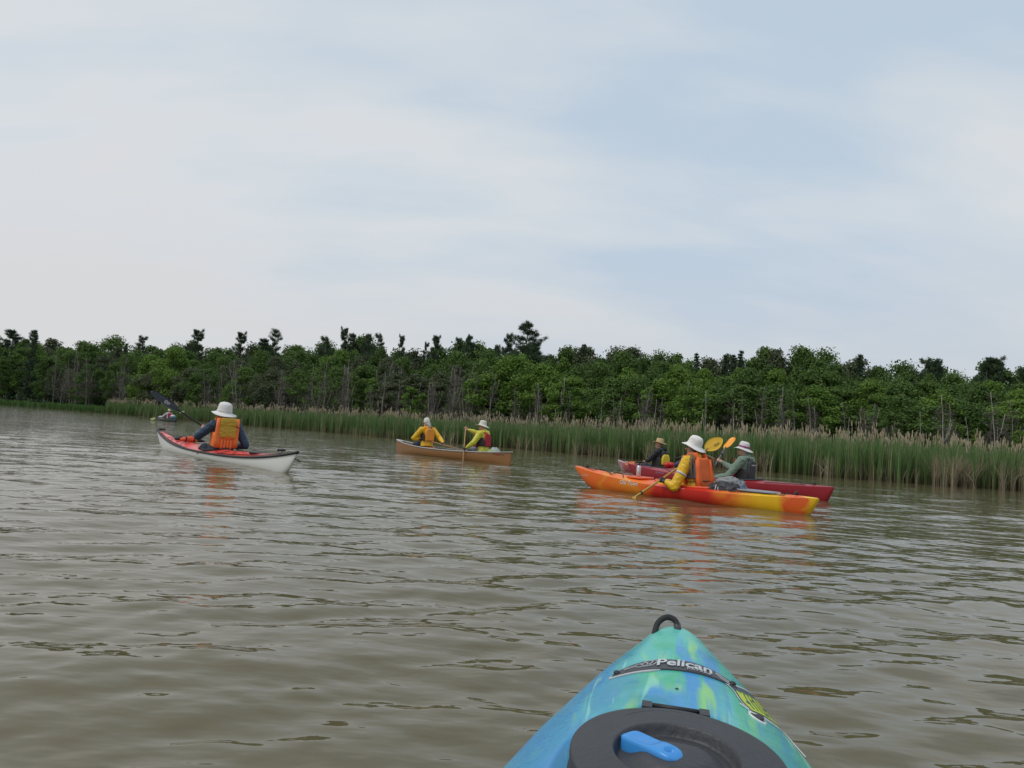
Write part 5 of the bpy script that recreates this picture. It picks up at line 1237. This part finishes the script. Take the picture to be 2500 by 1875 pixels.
# ============================================================ the photographer's own kayak in the foreground
FK = ((.024, 0.0), rad(-13.2))
FY = [-1.55,-1.4,-1.0,-.5,0,.4,.8,1.1,1.25,1.40,1.52,1.64,1.73,1.80,1.835,1.855,1.865]
FW = [.03,.12,.27,.345,.362,.356,.336,.308,.284,.253,.217,.174,.131,.089,.067,.049,.020]
FG = [.25,.235,.22,.21,.21,.212,.215,.220,.225,.235,.248,.268,.288,.310,.325,.333,.338]
FC = [.27,.27,.26,.26,.27,.30,.325,.333,.336,.338,.340,.343,.346,.350,.352,.353,.350]
def fk_w(y): return float(np.interp(y, FY, FW))
def fk_deck(x, y):
    w = fk_w(y); q = min(1, abs(x)/w); g, c = float(np.interp(y, FY, FG)), float(np.interp(y, FY, FC))
    return g+(c-g)*(1-q**2.3)**.9
def near_kayak():
    root = thing('kayak', 'near kayak bow in swirled turquoise, blue and lime plastic with round black hatch', 'kayak', (FK[0][0],FK[0][1],0), FK[1])
    A, Bl, G, Lm, Td = (.09,.46,.46), (.045,.26,.60), (.06,.43,.25), (.26,.60,.15), (.025,.24,.29)
    m, nt, b = newmat('ocean_swirl_plastic'); N, L = nt.nodes, nt.links
    tc = N.new('ShaderNodeTexCoord'); sep = N.new('ShaderNodeSeparateXYZ'); L.new(tc.outputs['Object'], sep.inputs[0])
    def noise_(sc, stretch, loc, dist=.8, det=3.5):
        mp = N.new('ShaderNodeMapping'); mp.inputs['Scale'].default_value = stretch; mp.inputs['Location'].default_value = loc; L.new(tc.outputs['Object'], mp.inputs[0])
        n = N.new('ShaderNodeTexNoise'); n.inputs['Scale'].default_value = sc; n.inputs['Detail'].default_value = det; n.inputs['Distortion'].default_value = dist; L.new(mp.outputs[0], n.inputs['Vector']); return n.outputs[0]
    def mr(v, a, b_, c=0, d=1):
        r = N.new('ShaderNodeMapRange'); r.interpolation_type = 'SMOOTHSTEP'; L.new(v, r.inputs[0]); r.inputs[1].default_value = a; r.inputs[2].default_value = b_; r.inputs[3].default_value = c; r.inputs[4].default_value = d; return r.outputs[0]
    def mixc(f, a, b_):
        x = N.new('ShaderNodeMix'); x.data_type = 'RGBA'; L.new(f, x.inputs[0])
        for i, v in ((6,a),(7,b_)):
            if isinstance(v, tuple): x.inputs[i].default_value = v+(1,)
            else: L.new(v, x.inputs[i])
        return x.outputs[2]
    n1 = noise_(8, (1.5,.30,.6), (0,0,0), .8, 2.2); n2 = noise_(9, (1.7,.26,.7), (4,2,0), .9, 2.6); n3 = noise_(8, (1.9,.34,.8), (9.3,1.4,0), .8, 2.0); n4 = noise_(6, (1,.6,1), (2,7,3), .8, 2.4)
    c = mixc(mr(n1,.40,.58), A, G); c = mixc(mr(n2,.47,.60,0,.9), c, Bl); c = mixc(mr(n3,.50,.66,0,.9), c, Lm); c = mixc(mr(n4,.48,.66,0,.75), c, Td)
    sx = N.new('ShaderNodeMath'); sx.operation = 'MULTIPLY_ADD'; L.new(n1, sx.inputs[0]); sx.inputs[1].default_value = -.18; L.new(sep.outputs[0], sx.inputs[2])
    c = mixc(mr(sx.outputs[0], -.26, -.14, .85, 0), c, (.045,.26,.52))                # left flank runs to plain blue
    c = mixc(mr(sx.outputs[0], -.02, .10, 0, .55), c, (.06,.36,.33))
    n5 = noise_(16, (2.2,.16,1), (3,3,1), 1.3, 2.0); c = mixc(mr(n5,.60,.68,0,.55), c, (.04,.24,.50))
    n6 = noise_(13, (2.0,.22,1), (8,5,1), 1.0, 2.0); c = mixc(mr(n6,.60,.70,0,.6), c, (.30,.66,.50))
    tip = N.new('ShaderNodeMath'); tip.operation = 'MULTIPLY_ADD'; L.new(n1, tip.inputs[0]); tip.inputs[1].default_value = .2; L.new(sep.outputs[1], tip.inputs[2])
    c = mixc(mr(tip.outputs[0], 1.78, 1.92, 0, .85), c, (.13,.52,.43))
    nf = noise_(60, (1,1,1), (0,0,0), 0, 6); c = mixc(mr(nf, .66, .80, 0, .18), c, (.10,.20,.20))
    n7 = noise_(30, (5,.35,2), (1,9,2), .2, 3); c = mixc(mr(n7,.70,.76,0,.4), c, (.45,.62,.62)); n8 = noise_(30, (.4,4,2), (6,2,5), .4, 3); c = mixc(mr(n8,.71,.76,0,.4), c, (.05,.16,.20))
    L.new(c, b.inputs['Base Color']); L.new(mr(nf, .3, .7, .24, .42), b.inputs['Roughness'])
    b.inputs['Subsurface Weight'].default_value = 0.0
    bp = N.new('ShaderNodeBump'); bp.inputs['Strength'].default_value = .05; bp.inputs['Distance'].default_value = .002; L.new(nf, bp.inputs['Height']); L.new(bp.outputs[0], b.inputs['Normal'])
    # deck with the recess round the hatch and the cockpit opening
    HC, HR = (.003,1.118), (.157,.187)
    ys = np.concatenate([np.linspace(-1.55,.5,90), np.linspace(.51,1.75,170), np.linspace(1.755,1.865,30)]); nx = 64; V = []; F = []
    for y in ys:
        w = fk_w(y)
        for j in range(nx+1):
            x = w*math.sin(math.pi/2*(2*j/nx-1)); z = fk_deck(x, y)
            d = math.hypot((x-HC[0])/(HR[0]+.012), (y-HC[1])/(HR[1]+.012)); z -= .022*float(sm(1.10,1.02,d))
            V.append((x, y, z))
    n = nx+1
    for i in range(len(ys)-1):
        for j in range(nx):
            cx = (V[i*n+j][0]+V[(i+1)*n+j+1][0])/2; cy = (ys[i]+ys[i+1])/2
            if (cx/.235)**2+((cy+.10)/.52)**2 < 1: continue
            F.append((i*n+j, i*n+j+1, (i+1)*n+j+1, (i+1)*n+j))
    me = bpy.data.meshes.new('deck'); me.from_pydata(V, [], F); me.update(); me.polygons.foreach_set('use_smooth', np.ones(len(F), dtype=bool)); obj('deck', me, m, root)
    R = []
    for y in np.concatenate([np.linspace(-1.55,1.6,70), np.linspace(1.62,1.865,24)]):
        w = fk_w(y); g = float(np.interp(y, FY, FG)); kk = max(0,(y-1.45)/.415); zk = -.09+(g-.05+.09)*min(1,kk)**1.5; kk = max(0,(-1.2-y)/.35); zk += (g-.05+.09)*min(1,kk)**1.5 if y < -1.2 else 0
        q = []
        for j in range(19):
            a = math.pi*j/18; c_, d_ = math.cos(a), math.sin(a); x = (w+.006*math.sin(min(a,math.pi-a)*2))*math.copysign(abs(c_)**.75, c_); q.append((x, y, g-(g-zk)*d_**.85))
        R.append(q)
    mb = MB().rings(R, cap=False, closed=False); mb.f.append(tuple(range(19))); mb.f.append(tuple((len(R)-1)*19+j for j in range(18,-1,-1))); obj('hull', mb.mesh('hull'), m, root)
    cm = MB(); Rr = []
    for i in range(49):
        a = 2*math.pi*i/48; x, y = .245*math.cos(a), -.10+.53*math.sin(a); z = fk_deck(x,y)+.015; Rr.append([(x*(1+.05*math.cos(t)), y+.015*math.sin(a)*math.cos(t), z+.018*math.sin(t)) for t in [2*math.pi*k/8 for k in range(8)]])
    obj('coaming', cm.rings(Rr, cap=False).mesh('coaming'), M_BLACK, root)
    Rr = []
    for f, z in ((1.02,.26),(.99,.16),(.93,.08),(.7,.045),(.02,.045)): Rr.append([(.24*f*math.cos(a), -.10+.52*f*math.sin(a), z) for a in [2*math.pi*i/32 for i in range(32)]])
    obj('cockpit_well', MB().rings(Rr, cap=False).mesh('cockpit_well'), M_INSIDE, root)
    # hatch lid: domed oval with rim, moulded grooves and a crescent recess for the latch
    ml = mat('hatch_black_plastic', (.040,.041,.046), .52, .18, 14, .25, 90)
    nr, na = 130, 160; V = []; F = []; LZ = .338
    RC = (.0,1.075); 
    def lid_z(x, y):
        d = math.hypot((x-HC[0])/HR[0], (y-HC[1])/HR[1]); z = LZ+.030*(1-d**2.4)+.006
        q = math.hypot((x-RC[0])/.088, (y-RC[1])/.084); z -= .018*float(sm(1.03,.93,q))-(.011 if y < RC[1]+.02 else .011*float(sm(.075,.02,y-RC[1])))*float(sm(.80,.45,q))
        # two concentric moulded grooves on the far side
        for dd in (.80,.66):
            if y > HC[1]-.02: z -= .0045*math.exp(-((d-dd)/.011)**2)*float(sm(.10,.04,abs(x+.01*(dd-.7))-.035*0-.0)) if abs(x) < .115 else 0
        return z
    for i in range(nr+1):
        f = i/nr
        for j in range(na):
            a = 2*math.pi*j/na; V.append((HC[0]+HR[0]*f*math.cos(a), HC[1]+HR[1]*f*math.sin(a), 0))
    V = [(x, y, lid_z(x, y)) for x, y, z in V]
    for i in range(nr):
        for j in range(na): k = (j+1)%na; F.append((i*na+j, (i+1)*na+j, (i+1)*na+k, i*na+k))
    for (f, dz) in ((1.010,-.002),(1.014,-.008),(1.010,-.030),(1.03,-.034),(1.03,-.046)):
        o = len(V)
        for j in range(na): a = 2*math.pi*j/na; V.append((HC[0]+HR[0]*f*math.cos(a), HC[1]+HR[1]*f*math.sin(a), LZ+.006+dz))
        for j in range(na): k = (j+1)%na; F.append((o-na+j, o+j, o+k, o-na+k))
    me = bpy.data.meshes.new('hatch_lid'); me.from_pydata(V, [], F); me.update(); me.polygons.foreach_set('use_smooth', np.ones(len(F), dtype=bool)); lid = obj('hatch_lid', me, ml, root)
    yh = 1.306
    for x in (-.049,.049): obj('hinge', MB().box((x, yh-.002, .3435), (.0085,.014,.0045)).mesh('hinge', False), ml, lid)
    obj('hinge_pin', MB().tube([(-.040,yh+.004,.3440),(.040,yh+.004,.3440)], [.0045,.0045], n=12, round_ends=False).mesh('hinge_pin'), M_BLACK, lid)
    # bright blue twist latch
    a, b2 = Vector((-.073,1.112,0)), Vector((.002,1.058,0)); d = (b2-a).normalized(); s = Vector((-d.y,d.x,0)); Ln = (b2-a).length
    V = []; F = []; nu, nv = 34, 16
    for i in range(nu+1):
        t = i/nu; end = math.sqrt(max(0,1-((t-.5)/.5)**6)) if True else 1; hw = (.0225-.003*math.sin(math.pi*t)*(t < .9))*max(.05,(1-abs(2*t-1)**5))**.5
        for j in range(nv+1):
            u = 2*j/nv-1; p = a+d*(Ln*(t*1.08-.04))+s*(hw*math.sin(math.pi/2*u))
            top = .3640+.009*(1-abs(u)**4)*max(.0,(1-abs(2*t-1)**6)); dip = .0055*math.exp(-((t-.36)/.22)**4)*math.exp(-((u-.10)/.62)**4); hole = .008*float(sm(1.0,.55,math.hypot((t-.83)/.055,(u)/.34)))
            V.append((p.x, p.y, top-dip-hole))
    k = nv+1
    for i in range(nu):
        for j in range(nv): F.append((i*k+j, (i+1)*k+j, (i+1)*k+j+1, i*k+j+1))
    rim = [j for j in range(k)]+[i*k+nv for i in range(1,nu+1)]+[nu*k+j for j in range(nv-1,-1,-1)]+[i*k for i in range(nu-1,0,-1)]
    o = len(V); V += [(V[q][0], V[q][1], .344) for q in rim]
    for i in range(len(rim)): j = (i+1)%len(rim); F.append((rim[i], rim[j], o+j, o+i))
    me = bpy.data.meshes.new('latch'); me.from_pydata(V, [], F); me.update(); me.polygons.foreach_set('use_smooth', np.ones(len(F), dtype=bool))
    bm = bmesh.new(); bm.from_mesh(me); bmesh.ops.recalc_face_normals(bm, faces=bm.faces); bm.to_mesh(me); bm.free()
    obj('latch', me, mat('sky_blue_plastic', (.045,.27,.66), .34, .04, 9), lid)
    # rubber carry loop through the bow
    ctl = [Vector(p) for p in ((-.052,1.800,.315),(-.050,1.812,.325),(-.049,1.826,.341),(-.042,1.842,.361),(-.024,1.853,.373),(-.006,1.853,.371),(.004,1.846,.360),(.007,1.838,.344),(.007,1.832,.335))]; cr = []
    for q in range(1, len(ctl)-2):                                      # smooth curve through the control points
        p0, p1, p2_, p3 = ctl[q-1:q+3]
        for s_ in range(5): t = s_/5; cr.append(.5*((2*p1)+(p2_-p0)*t+(2*p0-5*p1+4*p2_-p3)*t*t+(3*p1-p0-3*p2_+p3)*t**3))
    lp = MB().tube(cr, .0072, n=10); obj('carry_loop', lp.mesh('carry_loop'), M_CORD, root)
    obj('loop_sleeve', MB().tube([(.003,1.850,.362),(.006,1.838,.346)], [.009,.009], n=10, round_ends=False).mesh('loop_sleeve'), mat('grey_rubber', (.07,.07,.07), .7, .2), root)
    # name plate: a dark curved band with a pale lower lip at its left end
    def band_c(u): return 1.553+.018*u/.12-.025*(u/.12)**2*0+.028*(1-(u/.125)**2)-.014
    def surf(x, y, lift): return (x, y, fk_deck(x, y)+lift)
    def strip(x0, x1, top, bot, l0, nsub=90, name='name_plate', mt=None, par=None):
        V = []; F = []
        for i in range(nsub+1):
            x = lerp(x0, x1, i/nsub); a_, b_ = top(x), bot(x)
            for yy, l in [(a_,.0)]+[(lerp(a_,b_,q/8),l0) for q in range(9)]+[(b_,0)]: V.append(surf(x, yy, l))
        for i in range(nsub):
            for j in range(10): F.append((i*11+j, i*11+j+1, (i+1)*11+j+1, (i+1)*11+j))
        return obj(name, MB().add(V, F).mesh(name, False), mt, par)
    def hwid(x): q = min(1, abs(x+.002)/.128); return .0275*(1-q**2.4)**.8+.004
    mp_ = mat('plate_grey_rubber', (.060,.062,.070), .55, .15, 30)
    pl = strip(-.126, .124, lambda x: band_c(x)+hwid(x), lambda x: band_c(x)-hwid(x)*.95, .0035, mt=mp_, par=root)
    strip(-.132, -.03, lambda x: band_c(x)-hwid(x)*.95+.004, lambda x: band_c(x)-hwid(x)*.95-.010*min(1,(-.02-x)/.03), .0022, name='plate_lip', mt=mat('pale_lip_rubber', (.42,.43,.45), .5, .05), par=pl)
    for x in (-.117,.115): obj('screw', MB().ball(surf(x, band_c(x), .0045), (.0075,.0075,.0045), None, 12, 6).mesh('screw'), M_BLACK, pl)
    fn = lambda u, v: surf(u+.018, band_c(u+.018)+v+.003, .0062)
    mt_ = mat('silver_lettering', (.50,.52,.54), .4, .04)
    obj('lettering', text_mesh('Pelican', fn, .056, .00125, .06, 'lettering', .74), mt_, pl)
    fs = lambda u, v: surf(u+.047, band_c(u+.047)+v-.0215, .0062); obj('lettering', text_mesh('KAYAKS', fs, .011, .0002, 0, 'lettering', 1.2), mt_, pl)
    lg = MB(); fl = lambda u, v: surf(u, band_c(u)+v, .0062)        # bird emblem drawn in line
    for pts in ([(-.104,-.002),(-.094,.001),(-.082,.001),(-.078,.006),(-.072,.008),(-.067,.004),(-.070,-.002),(-.064,-.008),(-.055,-.010)], [(-.104,-.003),(-.092,-.006),(-.081,-.004),(-.078,-.010),(-.070,-.014),(-.056,-.015),(-.050,-.010)],
                [(-.067,.004),(-.060,.016),(-.050,.019),(-.046,.012),(-.050,.0),(-.054,-.006)], [(-.050,.019),(-.040,.018),(-.036,.010),(-.044,-.008),(-.052,-.014)], [(-.062,.012),(-.056,.004),(-.058,-.004)]): stroke(lg, pts, .0019, fl)
    obj('bird_emblem', lg.mesh('bird_emblem', False), mt_, pl)
    # sticker on the right shoulder
    def st(u, v):                                   # u from the far to the near end, v from the inner to the outer edge
        y = lerp(lerp(1.548,1.445,u), lerp(1.640,1.515,u), v); s_ = lerp(lerp(.52,.60,u), .985, v); return surf(s_*fk_w(y), y, .0016)
    def cell(u0, u1, v0, v1, l, n=10, shape=None):
        V = []; F = []
        for i in range(n+1):
            for j in range(n+1):
                u = lerp(u0,u1,i/n); v = lerp(v0,v1,j/n)
                if shape: u, v = shape(u, v)
                p = st(u, v); V.append((p[0], p[1], p[2]+l))
        for i in range(n):
            for j in range(n): F.append((i*(n+1)+j, (i+1)*(n+1)+j, (i+1)*(n+1)+j+1, i*(n+1)+j+1))
        return V, F
    sk = lambda u, v: (v, max(-.1,min(1.02,1-u+.03*math.sin(v*7))))
    sb = MB().add(*cell(-.03,1.06,-.06,1.06,0,12,sk)); so = obj('sticker', sb.mesh('sticker', False), mat('white_vinyl', (.68,.69,.68), .35, .05), root)
    sb = MB().add(*cell(0,1.03,0,1.0,.0006,12,sk)); obj('sticker_border', sb.mesh('sticker_border', False), mat('sticker_navy', (.035,.07,.10), .4, .2), so)
    sb = MB().add(*cell(.04,1.0,.22,.96,.0012,12,sk)); obj('sticker_field', sb.mesh('sticker_field', False), mat('sticker_yellow_green', (.50,.62,.05), .35, .10, 30), so)
    sl = MB(); g = random.Random(3)
    s3 = lambda u, v: (lambda p: (p[0],p[1],p[2]+.0019))(st(*sk(u,v)))
    x = .10
    for i in range(7):
        t_ = [(x,.30),(x+.035,.60),(x+.07,.88)]; stroke(sl, t_, .0045 if i%3 else .0065, lambda u, v: s3(u, v)) if False else None
        V = []
        for (uu, vv) in t_: V += [s3(uu-.013, vv), s3(uu+.013, vv)]
        sl.add(V, [(0,1,3,2),(2,3,5,4)])
        if i in (1,3,4,6):
            vv = (.5,.8,.42,.6)[(1,3,4,6).index(i)]; sl.add([s3(x+.0,vv), s3(x+.10,vv+.02), s3(x+.10,vv+.10), s3(x,vv+.08)], [(0,1,2,3)])
        x += .118
    for i in range(26):
        u = .06+.93*i/26; sl.add([s3(u,.18), s3(u+.03,.18), s3(u+.035,.26+.13*g.random())], [(0,1,2)])
    obj('sticker_lettering', sl.mesh('sticker_lettering', False), mat('sticker_navy', (1,1,1)), so)
    sw = MB()
    for pts in ([(.108,1.548),(.092,1.563),(.082,1.580),(.088,1.582),(.104,1.565),(.118,1.555)], [(.132,1.455),(.120,1.450),(.136,1.442),(.134,1.430),(.150,1.436),(.170,1.445),(.190,1.462),(.208,1.480),(.226,1.470),(.240,1.452)]):
        P = [surf(*p, .003) for p in pts]; sw.tube(P, .0011, n=4)
    obj('sticker_outline', sw.mesh('sticker_outline'), mat('white_vinyl', (1,1,1)), so)
    fx_ = (.150,1.425); obj('fitting_ring', MB().rings([[surf(fx_[0]+r*math.cos(a), fx_[1]+r*math.sin(a), l) for a in [2*math.pi*i/24 for i in range(24)]] for r, l in ((.0165,.0),(.0160,.003),(.0125,.003),(.0125,.001))], cap=False).mesh('fitting_ring'), mat('white_vinyl', (1,1,1)), root)
    obj('fitting', MB().ball(surf(*fx_, .002), (.0122,.0122,.0045), None, 14, 6).mesh('fitting'), M_GREYV, root)
    obj('plug', MB().ball(surf(.003,1.432,.0), (.004,.003,.002), None, 8, 5).mesh('plug'), M_BLACK, root)
near_kayak()
